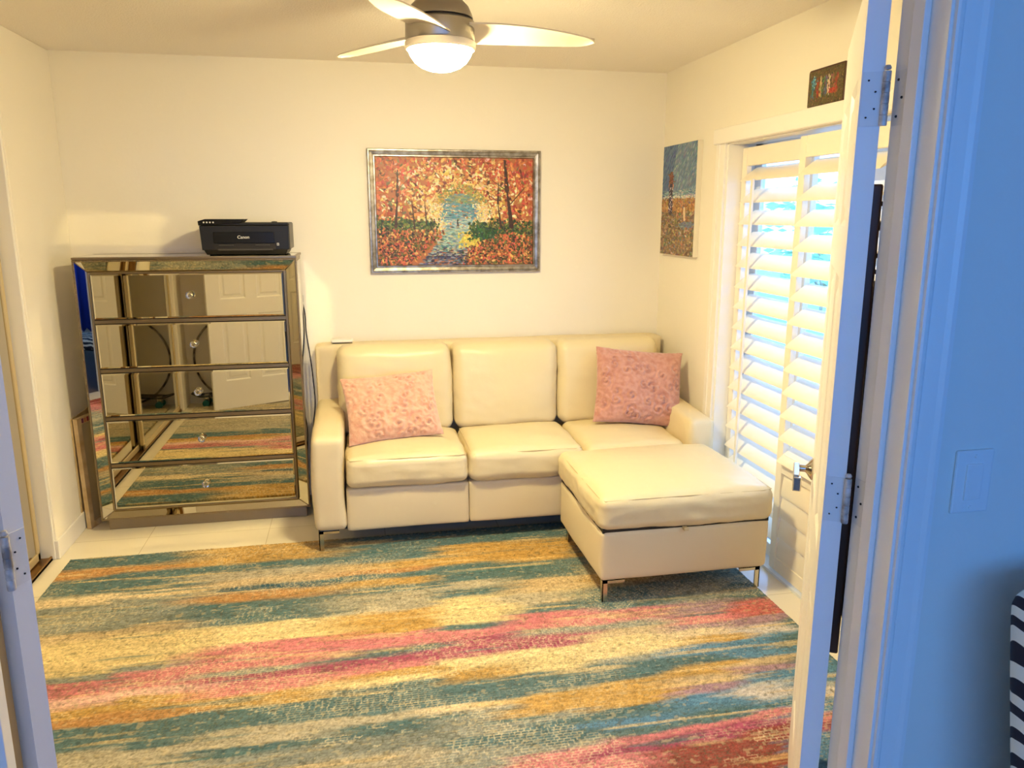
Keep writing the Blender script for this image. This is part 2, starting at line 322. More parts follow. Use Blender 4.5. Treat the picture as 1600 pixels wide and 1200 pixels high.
# ---- the two open door leaves
def panel_door(name,loc,ang,handle,mirrored,lab):
    """leaf in local coords: hinge edge at x=0, free edge x=W, thickness y 0..-T, swung by ang"""
    W,T,HH=.745,.036,2.03
    e=sempty(name,loc); e.rotation_euler=(0,0,ang); e['label']=lab
    s=-1 if mirrored else 1
    b=bmesh.new()
    xs=[0,.11,.325,.42,.635,W]; zs=[0,.24,.80,.93,1.50,1.60,1.87,HH]
    for side in (0,1):
        y=0 if side==0 else -T*1
        def pt(x,z,d=0): return b.verts.new((x,s*(y+(-d if side==0 else d)),z+.012))
        for i in range(5):
            for j in range(7):
                x0,x1,z0,z1=xs[i],xs[i+1],zs[j],zs[j+1]
                if i in (1,3) and j in (1,3,5):
                    rings=[]
                    for ins,dep in ((0,0),(.012,.006),(.03,.006),(.045,.0015)):
                        rings.append([pt(x0+ins,z0+ins,dep),pt(x1-ins,z0+ins,dep),pt(x1-ins,z1-ins,dep),pt(x0+ins,z1-ins,dep)])
                    for A,B in zip(rings,rings[1:]):
                        for k in range(4): b.faces.new((A[k],A[(k+1)%4],B[(k+1)%4],B[k]))
                    b.faces.new(rings[-1])
                else: b.faces.new((pt(x0,z0),pt(x1,z0),pt(x1,z1),pt(x0,z1)))
    for (p,q) in (((0,0),(0,HH)),((0,HH),(W,HH)),((W,HH),(W,0)),((W,0),(0,0))):
        b.faces.new([b.verts.new((p[0],0,p[1]+.012)),b.verts.new((q[0],0,q[1]+.012)),b.verts.new((q[0],-s*T,q[1]+.012)),b.verts.new((p[0],-s*T,p[1]+.012))])
    bmesh.ops.remove_doubles(b,verts=b.verts[:],dist=1e-5)
    local(link('door_leaf',b,DOORM,e,bevel=.0012))
    for hz in (1.83,1.10,.27):
        hb=bmesh.new()
        box(hb,-.0016,.0005,-s*.034 if s>0 else .002,-.002 if s>0 else .034,hz-.045,hz+.045)
        h=local(link('hinge',hb,HINGE,e))
        bb=bmesh.new()
        for k in range(5): lathe(bb,[(0,-.0088),(.0062,-.0088),(.0066,-.007),(.0066,.007),(.0062,.0088),(0,.0088)],14,(-.004,-s*(T+.004),hz-.036+k*.018))
        lathe(bb,[(0,-.004),(.005,-.003),(.006,0),(.004,.004),(0,.005)],12,(-.004,-s*(T+.004),hz+.050))
        q=local(link('hinge_pin',bb,HPIN,h,smooth=.7))
        sb=bmesh.new()
        for dy,dz in ((-.012,.031),(-.024,.012),(-.012,-.03),(-.024,-.016)):
            lathe(sb,[(0,-.002),(.0017,-.001),(.0017,.001),(0,.0016)],8,(-.0022,s*dy,hz+dz))
        local(link('screw',sb,RECESS,h))
    if handle:
        for fy,sg in ((0,s),(-s*T,-s)):
            hx=W-.065; hz=.945
            hb=bmesh.new()
            R=Matrix.Rotation(-PI/2*sg,4,'X')
            lathe(hb,[(0,0),(.030,0),(.031,.003),(.026,.008),(.014,.016),(.010,.02),(.010,.045),(0,.045)],28,(hx,fy,hz),R)
            hd=local(link('door_handle',hb,CHROMEP,e,smooth=.6))
            lb=bmesh.new(); y0,y1=sorted((fy+sg*.036,fy+sg*.052)); box(lb,hx-.105,hx+.012,y0,y1,hz-.010,hz+.012)
            y0,y1=sorted((fy+sg*.030,fy+sg*.052)); box(lb,hx-.118,hx-.095,y0,y1,hz-.030,hz+.008)
            local(link('lever',lb,CHROMEP,hd,bevel=.003))
    return e
d1=panel_door('door_1',(.872,1.290,0),PI/2-math.radians(31.2),True,False,'open white six-panel door leaf at right with chrome lever handle')
d2=panel_door('door_2',(-.537,1.310,0),PI/2+math.radians(63.5),False,True,'open white six-panel door leaf at left of the doorway')
# hinge halves and screws on the right jamb
for nm,X,s in (('r',JR-.012,1),):
    for hz in (1.83,1.10,.27):
        hb=bx(X-.0016,X+.001,1.236,1.268,hz-.045,hz+.045); h=link('hinge_plate',hb,HINGE,jr)
        sb=bmesh.new()
        for dy,dz in ((1.258,.030),(1.246,.0),(1.256,-.03)): lathe(sb,[(0,-.001),(.0026,-.001),(.0022,.0012),(0,.0014)],8,(0,0,0),Matrix.Translation((X-.0018,dy,hz+dz))@Matrix.Rotation(-PI/2,4,'Y'))
        link('screw',sb,RECESS,h)
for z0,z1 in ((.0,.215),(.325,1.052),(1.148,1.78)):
    link('warm_light_strip',bx(JL+.0115,JL+.0128,1.2265,1.2715,z0,z1),TANLIT,jl)  # thin tan strips paint the room's warm light onto the left jamb rabbet
# light switch in the hall
e=thing('light_switch','painted-over rocker light switch plate on the bluish hall wall','light switch',(1.07,YH,1.168))
b=bx(1.032,1.108,YH-.006,YH,1.109,1.227); link('switch_plate',b,TRIM,e,bevel=.003)
b=bx(1.053,1.087,YH-.0095,YH-.004,1.134,1.202); link('rocker',b,TRIM,e,bevel=.002)
for z in (1.120,1.216): link('screw',lathe(bmesh.new(),[(0,0),(.0035,0),(.003,.0015),(0,.0018)],12,(1.07,YH-.006,z),Matrix.Rotation(PI/2,4,'X')),TRIM,e)
# ================================================================ SHUTTERS on the right
e=struct('trim_8',bx(XR-.034,XR+.02,RO0-.05,RO1+.10,RZ-.008,RZ+.066),TRIM,bevel=.006)  # header valance
b=bx(XR-.016,XR+.01,RO1,RO1+.085,0,RZ-.005); box(b,XR-.022,XR,RO1+.05,RO1+.085,0,RZ-.005); struct('trim_9',b,TRIM,bevel=.003)
b=bx(XR-.016,XR+.01,RO0-.08,RO0,0,RZ-.005); struct('trim_10',b,TRIM,bevel=.003)
b=bx(XR,XR+.19,RO1-.012,RO1,0,RZ); box(b,XR,XR+.19,RO0,RO0+.012,0,RZ); box(b,XR,XR+.19,RO0,RO1,RZ-.012,RZ); struct('trim_11',b,TRIM)
b=bx(XR+.01,XR+.13,RO0,RO1,0,.012); struct('trim_12',b,ALU)
def shutter(X,Y0,Y1,label,rod=None,low=True):
    e=thing('plantation_shutter',label,'shutter',(X,(Y0+Y1)/2,.012),0,'plantation shutter panels over the sliding door')
    st,T=.048,.028; Z0,Z1=.022,1.955
    for y in (Y0,Y1-st): link('stile',bx(X-T/2,X+T/2,y,y+st,Z0,Z1),SHUT,e,bevel=.003)
    link('top_rail',bx(X-T/2+.001,X+T/2-.001,Y0+st,Y1-st,1.868,Z1),SHUT,e,bevel=.002)
    if low: link('mid_rail',bx(X-T/2+.001,X+T/2-.001,Y0+st,Y1-st,.492,.585),SHUT,e,bevel=.002)
    link('bottom_rail',bx(X-T/2+.001,X+T/2-.001,Y0+st,Y1-st,Z0,.085),SHUT,e,bevel=.002)
    w,t=.114,.0105
    def lou(zc,tilt):
        b=bmesh.new(); n=14; prof=[]
        for k in range(n):
            a=2*PI*k/n; prof.append((w/2*math.cos(a),t/2*math.sin(a)*(1 if abs(math.cos(a))<.99 else 1)))
        ca,sa=math.cos(tilt),math.sin(tilt)
        poly=[(X+p*ca-q*sa, zc+p*sa+q*ca) for p,q in prof]
        prism(b,poly,Y0+st+.002,Y1-st-.002,'y')
        link('louver',b,SHUT,e,smooth=.9)
        pb=bmesh.new(); 
    zt=1.828; n=13 if low else 17
    for k in range(n): lou(zt-k*.1035,math.radians(37))
    for k in range(4 if low else 0): lou(.440-k*.1,math.radians(83))
    if rod is not None:
        y=rod; xx=X-.063
        b=bx(xx-.006,xx+.006,y-.009,y+.009,.60 if low else .16,1.80); link('tilt_rod',b,SHUT,e,bevel=.002)
    return e
shutter(XR+.088,3.098,3.730,'white louvered shutter panel nearest the corner, behind the ottoman',rod=3.52,low=False)
shutter(XR+.034,2.49,3.122,'white louvered shutter panel right of the corner one, partly behind the door handle')
shutter(XR+.088,1.815,2.515,'white louvered shutter panel seen only through the gap beside the door hinges')
# sliding glass door behind the shutters
w=sempty('window_1',(XR+.165,2.77,0))
for x,y0,y1 in ((XR+.155,2.72,RO1-.015),(XR+.18,RO0+.012,2.80)):
    b=bx(x-.012,x+.012,y0,y0+.07,.012,RZ-.012); box(b,x-.012,x+.012,y1-.07,y1,.012,RZ-.012)
    box(b,x-.012,x+.012,y0,y1,.012,.10); box(b,x-.012,x+.012,y0,y1,RZ-.08,RZ-.012)
    f=link('sliding_sash',b,ALU,w,bevel=.002)
    link('glass',bx(x-.002,x+.002,y0+.07,y1-.07,.10,RZ-.08),GLASS,f)
# ================================================================ OUTSIDE
struct('patio',bx(HX1+.1,16,-4,24,-.12,-.02),GROUND)
def shrub(x,y,rad,hh,label):
    e=thing('shrub',label,'shrub',(x,y,-.02),0,'garden shrubs beyond the glass')
    b=bmesh.new(); tube(b,[(x,y,-.02),(x+.03,y,hh*.3),(x,y+.03,hh*.55)],[.03,.025,.015]); 
    for k in range(5):
        a=k*1.3; tube(b,[(x,y,hh*.3),(x+rad*.5*math.cos(a),y+rad*.5*math.sin(a),hh*.6)],[.016,.008])
    link('stem',b,WOOD,e)
    b=bmesh.new()
    for k in range(260):
        d=Vector((random.gauss(0,1),random.gauss(0,1),random.gauss(0,1))).normalized()*(random.random()**.4)
        p=Vector((x+d.x*rad,y+d.y*rad,hh*.62+d.z*hh*.38)); s=.10+.08*random.random()
        R=Matrix.Rotation(random.random()*6.3,3,'Z')@Matrix.Rotation(random.random()*3,3,'X')
        vs=[b.verts.new(p+R@Vector(q)) for q in ((-s,0,0),(0,-s*.4,.01),(s,0,0),(0,s*.4,.01))]; b.faces.new(vs)
    link('foliage',b,LEAF,e)
shrub(7.4,11.5,.9,1.5,'leafy green garden shrub furthest left beyond the glass')
shrub(8.2,8.6,.9,1.3,'leafy green garden shrub in the middle beyond the glass')
shrub(9.5,15.0,1.2,2.6,'tall leafy green garden shrub far behind the others')
# ================================================================ CLOSET
def closet_door(X,Y0,Y1,label):
    e=thing('mirrored_closet_door',label,'closet door',(X,(Y0+Y1)/2,.015),0,'sliding mirrored closet doors in the left wall')
    b=bx(X-.012,X+.012,Y0,Y0+.03,.018,2.04); box(b,X-.012,X+.012,Y1-.03,Y1,.018,2.04); box(b,X-.012,X+.012,Y0,Y1,.018,.055); box(b,X-.012,X+.012,Y0,Y1,2.0,2.04)
    link('frame',b,mat_cf,e,bevel=.003)
    link('mirror',bx(X-.004,X+.006,Y0+.03,Y1-.03,.055,2.0),MIRR,e)
mat_cf=mat('closet_frame_cream',(206,186,140),.35,.2)
closet_door(XL-.075,2.70,CL1-.035,'mirrored sliding closet door nearest the back wall corner')
closet_door(XL-.040,CL0+.01,2.76,'mirrored sliding closet door nearest the doorway')
b=bx(XL-.10,XL-.02,CL0,CL1,0,.012); box(b,XL-.028,XL-.02,CL0,CL1,0,.020); struct('trim_13',b,GOLDT)
b=bx(XL-.12,XL-.01,CL0,CL1,2.045,2.06); struct('trim_14',b,GOLDT)
b=bx(XL-.12,XL-.006,CL1-.018,CL1+.001,.0,2.06); struct('trim_15',b,TRIM,bevel=.004)
# ================================================================ RUG
RC={'t':(92,118,120),'o':(194,144,90),'go':(196,156,88),'c':(226,204,164),'cy':(228,204,148),'g':(142,146,136),'gc':(182,172,148),'tan':(196,172,134),'p':(208,128,130),'pp':(226,180,168),'m':(168,84,108),'db':(58,92,106),'b':(98,140,168),'mv':(170,138,148),'w':(206,198,190),'co':(204,112,106),'r':(150,78,68)}
def vnoise(x,y,seed):
    rg=np.random.default_rng(seed); T=rg.random((256,256)); xi=np.floor(x).astype(int); yi=np.floor(y).astype(int)
    fx=x-xi; fy=y-yi; fx=fx*fx*(3-2*fx); fy=fy*fy*(3-2*fy); g=lambda a,b:T[a%256,b%256]
    return (g(xi,yi)*(1-fx)+g(xi+1,yi)*fx)*(1-fy)+(g(xi,yi+1)*(1-fx)+g(xi+1,yi+1)*fx)*fy
def fbm(x,y,seed,o=4): 
    s=0;a=.5;t=0
    for k in range(o): s=s+a*vnoise(x*2**k,y*2**k,seed+k); t+=a; a*=.5
    return s/t
def lin(a): a=np.asarray(a,float)/255; return np.where(a<=.04045,a/12.92,((a+.055)/1.055)**2.4)
def grid_obj(name,P,col,m,parent=None,attr='col',faces_extra=None):
    """P: (ny,nx,3) points, col (ny,nx,3) linear"""
    ny,nx=P.shape[:2]; me=bpy.data.meshes.new(name)
    idx=np.arange(ny*nx).reshape(ny,nx)
    q=np.stack([idx[:-1,:-1],idx[:-1,1:],idx[1:,1:],idx[1:,:-1]],-1).reshape(-1,4)
    me.vertices.add(ny*nx); me.vertices.foreach_set('co',P.reshape(-1).astype(np.float32))
    me.loops.add(q.size); me.loops.foreach_set('vertex_index',q.reshape(-1).astype(np.int32))
    me.polygons.add(len(q)); me.polygons.foreach_set('loop_start',(np.arange(len(q))*4).astype(np.int32))
    me.update(calc_edges=True)
    a=me.color_attributes.new(attr,'FLOAT_COLOR','POINT'); c4=np.ones((ny*nx,4),np.float32); c4[:,:3]=col.reshape(-1,3); a.data.foreach_set('color',c4.reshape(-1))
    me.materials.append(m); me.validate()
    o=bpy.data.objects.new(name,me); C.objects.link(o)
    if parent is not None: o.parent=parent; o.matrix_parent_inverse=PI_INV(parent)
    return o
RX0,RX1,RY0,RY1=-1.398,1.705,1.46,3.85
nx,ny=740,590
gx,gy=np.meshgrid(np.linspace(RX0,RX1,nx),np.linspace(RY0,RY1,ny))
# per column colour bands interpolated in y, then streaky blend between columns
def colband(col,yy):
    ys=np.array([p[2] for p in col][::-1]); cs=lin([RC[p[0]] for p in col])[::-1]
    fi=np.interp(yy,ys,np.arange(len(ys))); i=np.floor(fi); t=fi-i; t=np.clip((t-.5)*2.6+.5,0,1); fi=np.clip(i+t,0,len(ys)-1)
    return np.stack([np.interp(fi,np.arange(len(ys)),cs[:,k]) for k in range(3)],-1)
xs=[np.polyfit([p[2] for p in c],[p[1] for p in c],1) for c in RUGCOLS]
wy=gy+.05*(fbm(gx*2.2,gy*5,11)-.5)+.03*(fbm(gx*7,gy*40,21)-.5)
# sharpen the bands: snap y to steps around each stop
XC=np.stack([np.polyval(k,gy) for k in xs],0)
CB=np.stack([colband(c,wy) for c in RUGCOLS],0)
nzx=gx+.28*(fbm(gx*1.6,gy*26,31)-.5)+.12*(fbm(gx*18,gy*90,41)-.5)
best=np.zeros((ny,nx,3)); i0=np.zeros((ny,nx),int)
for k in range(len(RUGCOLS)): i0=np.where(nzx>XC[k],k,i0)
i1=np.minimum(i0+1,len(RUGCOLS)-1)
J,I=np.mgrid[0:ny,0:nx]
xa=XC[i0,J,I]; xb=XC[i1,J,I]; t=np.clip((nzx-xa)/np.maximum(xb-xa,1e-3),0,1)
t=np.clip((t-.5)*2.2+.5,0,1)[...,None]
rc=CB[i0,J,I]*(1-t)+CB[i1,J,I]*t
# streaks of neighbour colours
st=fbm(gx*3.5,gy*55,51); st2=fbm(gx*2.5,gy*38,61)
rc=rc*(1+.35*(st[...,None]-.5))
k=np.clip((st2-.66)*9,0,1)[...,None]*.6; rc=rc*(1-k)+lin((226,196,140))*k
k=np.clip((fbm(gx*2.2,gy*34,71)-.68)*9,0,1)[...,None]*.7; rc=rc*(1-k)+lin((78,118,120))*k
# woven crackle: broken horizontal picks and vertical warps
px_=gx/.0215; py_=gy/.0125
row=np.floor(py_+.35*np.sin(gx*9)+.5*fbm(gx*6,gy*6,81)); off=np.random.default_rng(3).random(4096)[(row.astype(int))%4096]
jit=vnoise(gx*60,gy*60,91)
linev=np.abs(((px_+off*1+.35*jit)%1)-.5)>.40
lineh=np.abs(((py_+.35*np.sin(gx*9)+.5*fbm(gx*6,gy*6,81))%1)-.5)>.36
wv=(linev|lineh)
patch=np.clip((fbm(gx*1.8,gy*4.5,101)-.36)*4.5,0,1)*(.35+.65*jit)
light=fbm(gx*2.2,gy*6,111)>.47
lum=rc.mean(-1)
tgt=np.where((light|(lum<.12))[...,None],lin((240,222,180)),lin((110,112,90)))
a=(wv*patch*(.35+.4*vnoise(gx*24,gy*60,151)))[...,None]
rc=rc*(1-a)+tgt*a
sp=rng.random((ny,nx)); sp2=vnoise(gx*70,gy*120,131); rc=rc*(.52+.50*sp[...,None]+.46*sp2[...,None])
k=(vnoise(gx*75,gy*95,161)>.84)[...,None]*.45; rc=rc*(1-k)+lin((96,92,70))*k
k=(vnoise(gx*55,gy*110,141)>.80)[...,None]*.35; rc=rc*(1-k)+lin((214,194,150))*k
rc=np.clip(rc*RUGGAIN,0,1)
P=np.stack([gx,gy,.012+.0025*jit*0+.0016*(sp-.5)+.0018*(1-wv)],-1)
P[0,:,2]=P[-1,:,2]=.001; P[:,0,2]=P[:,-1,2]=.001
RUGM=mat('woven_rug',(180,160,130),.95,attr='col',bump=[('n',500,.5,.002)],spec=.1)
rug=thing('area_rug','multicoloured teal, gold and pink distressed rug on the cream tile floor','rug',((RX0+RX1)/2,(RY0+RY1)/2,0))
grid_obj('rug_pile',P,rc,RUGM,rug)
link('rug_backing',bx(RX0+.002,RX1-.002,RY0+.002,RY1-.002,.0005,.008),mat('rug_backing',(120,110,90),.9),rug)
# ================================================================ DRESSER
DX0,DX1,DYF,DYB,DZ0,DZ1=-1.351,-.291,4.195,4.560,.072,1.428
e=thing('mirrored_dresser','tall mirrored five-drawer chest with champagne trim against the back wall','dresser',((DX0+DX1)/2,4.38,0))
link('base',bx(DX0+.022,DX1-.022,DYF+.04,DYB-.01,0,DZ0),CHAMPP,e,bevel=.003)
bd=DYF+.027
link('carcass',bx(DX0+.006,DX1-.006,bd+.004,DYB,DZ0,DZ1-.012),CHAMPP,e)
link('side_mirror',bx(DX0+.001,DX0+.007,bd+.02,DYB-.02,DZ0+.03,DZ1-.03),MIRR,e)
link('side_mirror',bx(DX1-.007,DX1-.001,bd+.02,DYB-.02,DZ0+.03,DZ1-.03),MIRR,e)
link('top_panel',bx(DX0,DX1,DYF-.004,DYB+.004,DZ1-.012,DZ1-.001),CHAMP,e,bevel=.0015)
link('top_mirror',bx(DX0+.012,DX1-.012,DYF+.004,DYB-.075,DZ1-.003,DZ1),TOPM,e)
# front: outer trim frame, sloped mirror bevels, inner trim
IX0,IX1,IZ0,IZ1=-1.283,-.362,.118,1.345
def ringframe(x0,x1,z0,z1,w,y0,y1):
    b=bmesh.new(); box(b,x0,x0+w,y0,y1,z0,z1); box(b,x1-w,x1,y0,y1,z0,z1); box(b,x0+w,x1-w,y0,y1,z0,z0+w); box(b,x0+w,x1-w,y0,y1,z1-w,z1); return b
link('outer_trim',ringframe(DX0,DX1,DZ0-.006,DZ1-.013,.010,DYF-.002,bd+.004),CHAMP,e,bevel=.002)
def beads(path,rad,step):
    b=bmesh.new()
    for p,q in zip(path,path[1:]):
        p=Vector(p);q=Vector(q);n=int((q-p).length/step)
        for k in range(n):
            c=p+(q-p)*(k+.5)/n
            bmesh.ops.create_icosphere(b,subdivisions=1,radius=rad,matrix=Matrix.Translation(c))
    return b
o5=.005
o=link('outer_beading',beads([(DX0+o5,DYF-.003,DZ0),(DX0+o5,DYF-.003,DZ1-.018),(DX1-o5,DYF-.003,DZ1-.018),(DX1-o5,DYF-.003,DZ0),(DX0+o5,DYF-.003,DZ0)],.0036,.0085),CHAMP,e,smooth='all')
o['kind']='stuff'
ox0,ox1,oz0,oz1=DX0+.010,DX1-.010,DZ0+.004,DZ1-.023
yo,yi=DYF+.002,bd
def bevelpane(pts):
    b=bmesh.new(); A=[b.verts.new(p) for p in pts]; B=[b.verts.new(Vector(p)+Vector((0,.004,0))) for p in pts]
    b.faces.new(A); b.faces.new(B[::-1])
    for k in range(4): b.faces.new((A[k],B[k],B[(k+1)%4],A[(k+1)%4]))
    link('bevelled_mirror',b,MIRR,e)
ix0,ix1,iz0,iz1=IX0-.008,IX1+.008,IZ0-.008,IZ1+.008
bevelpane([(ox0,yo,oz1),(ox1,yo,oz1),(ix1,yi,iz1),(ix0,yi,iz1)])
bevelpane([(ox0,yo,oz0),(ix0,yi,iz0),(ix1,yi,iz0),(ox1,yo,oz0)])
bevelpane([(ox0,yo,oz0),(ox0,yo,oz1),(ix0,yi,iz1),(ix0,yi,iz0)])
bevelpane([(ox1,yo,oz0),(ix1,yi,iz0),(ix1,yi,iz1),(ox1,yo,oz1)])
for p,q in (((ox0,yo,oz1),(ix0,yi,iz1)),((ox1,yo,oz1),(ix1,yi,iz1)),((ox0,yo,oz0),(ix0,yi,iz0)),((ox1,yo,oz0),(ix1,yi,iz0))): link('mitre_trim',tube(bmesh.new(),[p,q],.0028,6),CHAMP,e,smooth='all')
link('inner_trim',ringframe(ix0,ix1,iz0,iz1,.008,bd-.010,bd+.004),CHAMP,e,bevel=.002)
link('back_recess',bx(ix0+.004,ix1-.004,bd,bd+.0045,iz0+.004,iz1-.004),DARKL,e)
hgt=.226; gap=(IZ1-IZ0-5*hgt)/4
for k in range(5):
    z0=IZ0+k*(hgt+gap)
    if k>0: link('divider_rail',bx(IX0,IX1,bd-.008,bd+.004,z0-gap+.003,z0-.003),CHAMP,e,bevel=.002)
    d=link('drawer',bx(IX0+.003,IX1-.003,bd-.007,bd+.003,z0+.002,z0+hgt-.002),CHAMPP,e)
    # bevel-edged mirror pane
    b=bmesh.new(); a,c,z,w=IX0+.003,IX1-.003,z0+.002,z0+hgt-.002; i=.007
    O=[b.verts.new(p) for p in ((a,bd-.0072,z),(c,bd-.0072,z),(c,bd-.0072,w),(a,bd-.0072,w))]; Q=[b.verts.new(p) for p in ((a+i,bd-.0088,z+i),(c-i,bd-.0088,z+i),(c-i,bd-.0088,w-i),(a+i,bd-.0088,w-i))]
    for j in range(4): b.faces.new((O[j],O[(j+1)%4],Q[(j+1)%4],Q[j]))
    b.faces.new(Q)
    link('drawer_mirror',b,MIRR,d)
    kx,kz=-.822,z0+hgt/2+.003
    R=Matrix.Rotation(PI/2,4,'X')
    b=lathe(bmesh.new(),[(0,0),(.011,0),(.008,.005),(.005,.008),(.005,.016),(0,.016)],16,(kx,bd-.0088,kz),R)
    kb=link('knob',b,CHROMEP,d,smooth=.6)
    b=lathe(bmesh.new(),[(0,.013),(.010,.014),(.0185,.022),(.0195,.026),(.016,.033),(.009,.036),(0,.036)],10,(kx,bd-.0088,kz),R)
    link('crystal',b,CRYS,kb)
# ================================================================ PRINTER
PX0,PX1,PY0,PY1,PZ=-.758,-.322,4.235,4.52,DZ1
e=thing('inkjet_printer','black all-in-one inkjet printer on top of the mirrored dresser','printer',((PX0+PX1)/2,(PY0+PY1)/2,PZ))
def taper(bm,x0,x1,y0,y1,z0,z1,ins):
    v=[]
    for z,i in ((z0,ins),(z1,0)): v.append([bm.verts.new(p) for p in ((x0+i,y0+i,z),(x1-i,y0+i,z),(x1-i,y1,z),(x0+i,y1,z))])
    bm.faces.new(v[0][::-1]); bm.faces.new(v[1])
    for k in range(4): bm.faces.new((v[0][k],v[0][(k+1)%4],v[1][(k+1)%4],v[1][k]))
b=bmesh.new(); taper(b,PX0,PX1,PY0,PY1,PZ+.028,PZ+.150,.006); taper(b,PX0+.012,PX1-.012,PY0+.012,PY1,PZ+.004,PZ+.03,.012)
for x in (PX0+.05,PX1-.05):
    for y in (PY0+.05,PY1-.04): box(b,x-.015,x+.015,y-.015,y+.015,PZ,PZ+.006)
link('body',b,BLACKP,e,bevel=.006)
link('scanner_lid',bx(PX0+.004,PX1-.002,PY0+.004,PY1-.01,PZ+.150,PZ+.165),BLACKP,e,bevel=.005)
b=bmesh.new(); pr=[(PX0-.002,PZ+.150),(PX0-.004,PZ+.172),(PX0+.03,PZ+.182),(PX0+.22,PZ+.182),(PX0+.20,PZ+.163)]
prism(b,pr,PY0-.004,PY1-.13,'y'); link('control_panel',b,BLACKG,e,bevel=.002)
b=bx(PX1-.012,PX1+.001,PY0+.01,PY1-.02,PZ+.03,PZ+.162); link('side_panel',b,GREYP,e,bevel=.004)
b=bx(PX0+.065,PX1-.075,PY0-.003,PY0+.02,PZ+.062,PZ+.118); link('paper_output_door',b,BLACKG,e,bevel=.002)
b=bx(PX0+.085,PX1-.085,PY0-.012,PY0+.04,PZ+.026,PZ+.034); box(b,PX0+.09,PX0+.16,PY0-.006,PY0+.0,PZ+.05,PZ+.055); box(b,PX1-.17,PX1-.10,PY0-.006,PY0+.0,PZ+.05,PZ+.055); link('paper_tray',b,GREYP,e,bevel=.0015)
b=bx(PX0+.06,PX1-.07,PY0-.001,PY0+.003,PZ+.030,PZ+.060); link('tray_slot',b,DARKL,e)
b=bx(PX0+.06,PX1-.03,PY0-.0012,PY0+.004,PZ+.124,PZ+.127); link('front_seam',b,DARKL,e)
b=bmesh.new()
for k in range(4): lathe(b,[(0,0),(.004,0),(.004,.002),(0,.002)],10,(PX0+.025+k*.015,PY0-.004,PZ+.166),Matrix.Rotation(PI/2,4,'X'))
link('indicator_button',b,LOGO,e)
b=lathe(bmesh.new(),[(0,0),(.016,0),(.014,.007),(0,.009)],20,(PX1-.075,PY0+.05,PZ+.163)); link('lid_catch',b,BLACKP,e,smooth=.6)
TX=lambda x,y,z: Matrix.Translation((x,y,z))@Matrix.Rotation(PI/2,4,'X')
text_mesh('logo','Canon',.0220,TX(-.548,PY0-.0036,PZ+.092),LOGO,e,bold=.00015)
b=bx(PX1-.064,PX1-.054,PY0-.0015,PY0+.007,PZ+.05,PZ+.0625); link('quality_sticker',b,LOGO,e)
b=bx(PX1-.0615,PX1-.0565,PY0-.0022,PY0+.007,PZ+.0525,PZ+.0600); link('sticker_mark',b,GREYP,e)
# cords
def curvy(pts,n=8):
    out=[];P=[Vector(p) for p in pts]
    for i in range(len(P)-1):
        a=P[max(i-1,0)];b=P[i];c=P[i+1];d=P[min(i+2,len(P)-1)]
        for k in range(n):
            t=k/n; out.append(.5*((2*b)+(c-a)*t+(2*a-5*b+4*c-d)*t*t+(3*b-a-3*c+d)*t**3))
    out.append(P[-1]); return out
e=thing('power_cord','thin black power cord hanging down the wall between dresser and sofa','cord',(-.27,4.565,.3))
link('cable',tube(bmesh.new(),curvy([(-.300,4.571,1.16),(-.287,4.571,1.08),(-.286,4.572,.98),(-.272,4.571,.84),(-.262,4.572,.70),(-.258,4.572,.56),(-.275,4.572,.40),(-.262,4.572,.2),(-.26,4.56,.11)]),.0028,8),CORDM,e,smooth='all')
link('cable',tube(bmesh.new(),curvy([(-.302,4.572,1.16),(-.308,4.571,1.05),(-.303,4.571,.93),(-.312,4.571,.8),(-.308,4.571,.62),(-.312,4.572,.3),(-.31,4.572,.13)]),.0026,8),CORDM,e,smooth='all')
link('plug',bx(-.309,-.293,4.563,4.578,1.148,1.19),CORDM,e,bevel=.002)
# ================================================================ SOFA
SX0,SX1=-.238,1.800; AX0,AX1=-.086,1.655; SYF,SYB=3.690,4.535
e=thing('sofa','long cream leather three-seat sofa against the back wall','sofa',((SX0+SX1)/2,4.1,.012))
def armwarp(p,uu,side):
    # slumped, outward bulging arm that is a little higher towards the back
    q=p.copy(); f=max(0,uu[2]); back=(uu[1]+1)/2
    q.z+=.028*back*max(0,uu[2]); q.x+=side*.010*math.sin(max(0,min(1,(uu[2]+1)/2))*PI)*(1-back*.4)
    return q
def legs_L(x,y,sx,sy,ztop,zb,parent):
    b=bx(*sorted((x,x+sx*.10)),*sorted((y,y+sy*.10)),ztop-.006,ztop)
    box(b,*sorted((x,x+sx*.024)),*sorted((y,y+sy*.006)),zb,ztop); box(b,*sorted((x,x+sx*.006)),*sorted((y,y+sy*.024)),zb,ztop)
    box(b,*sorted((x,x+sx*.10)),*sorted((y,y+sy*.004)),ztop-.018,ztop)
    link('leg',b,CHROME,parent,bevel=.001)
am=rbox((SX0+AX0)/2,(SYF+SYB-.06)/2,.355,AX0-SX0,SYB-.06-SYF,.47,.030,n=24,crown=(.006,.006,.010),amp=.004,seed=1,warp=lambda p,uu:armwarp(p,uu,-1),wr=.0012)
link('armrest',am,LEATHS,e,smooth='all')
am=rbox((SX1+AX1)/2,(3.640+SYB-.06)/2,.355,SX1-AX1,SYB-.06-3.640,.49,.030,n=24,crown=(.004,.008,.010),amp=.004,seed=2,warp=lambda p,uu:armwarp(p,uu,0),wr=.0025)
link('armrest',am,LEATHS,e,smooth='all')
bk=rbox((SX0+SX1)/2,4.475,.518,SX1-SX0-.005,.125,.81,.022,n=22,crown=(0,.004,.004),amp=.004,seed=3)
link('back_frame',bk,LEATHS,e,smooth='all')
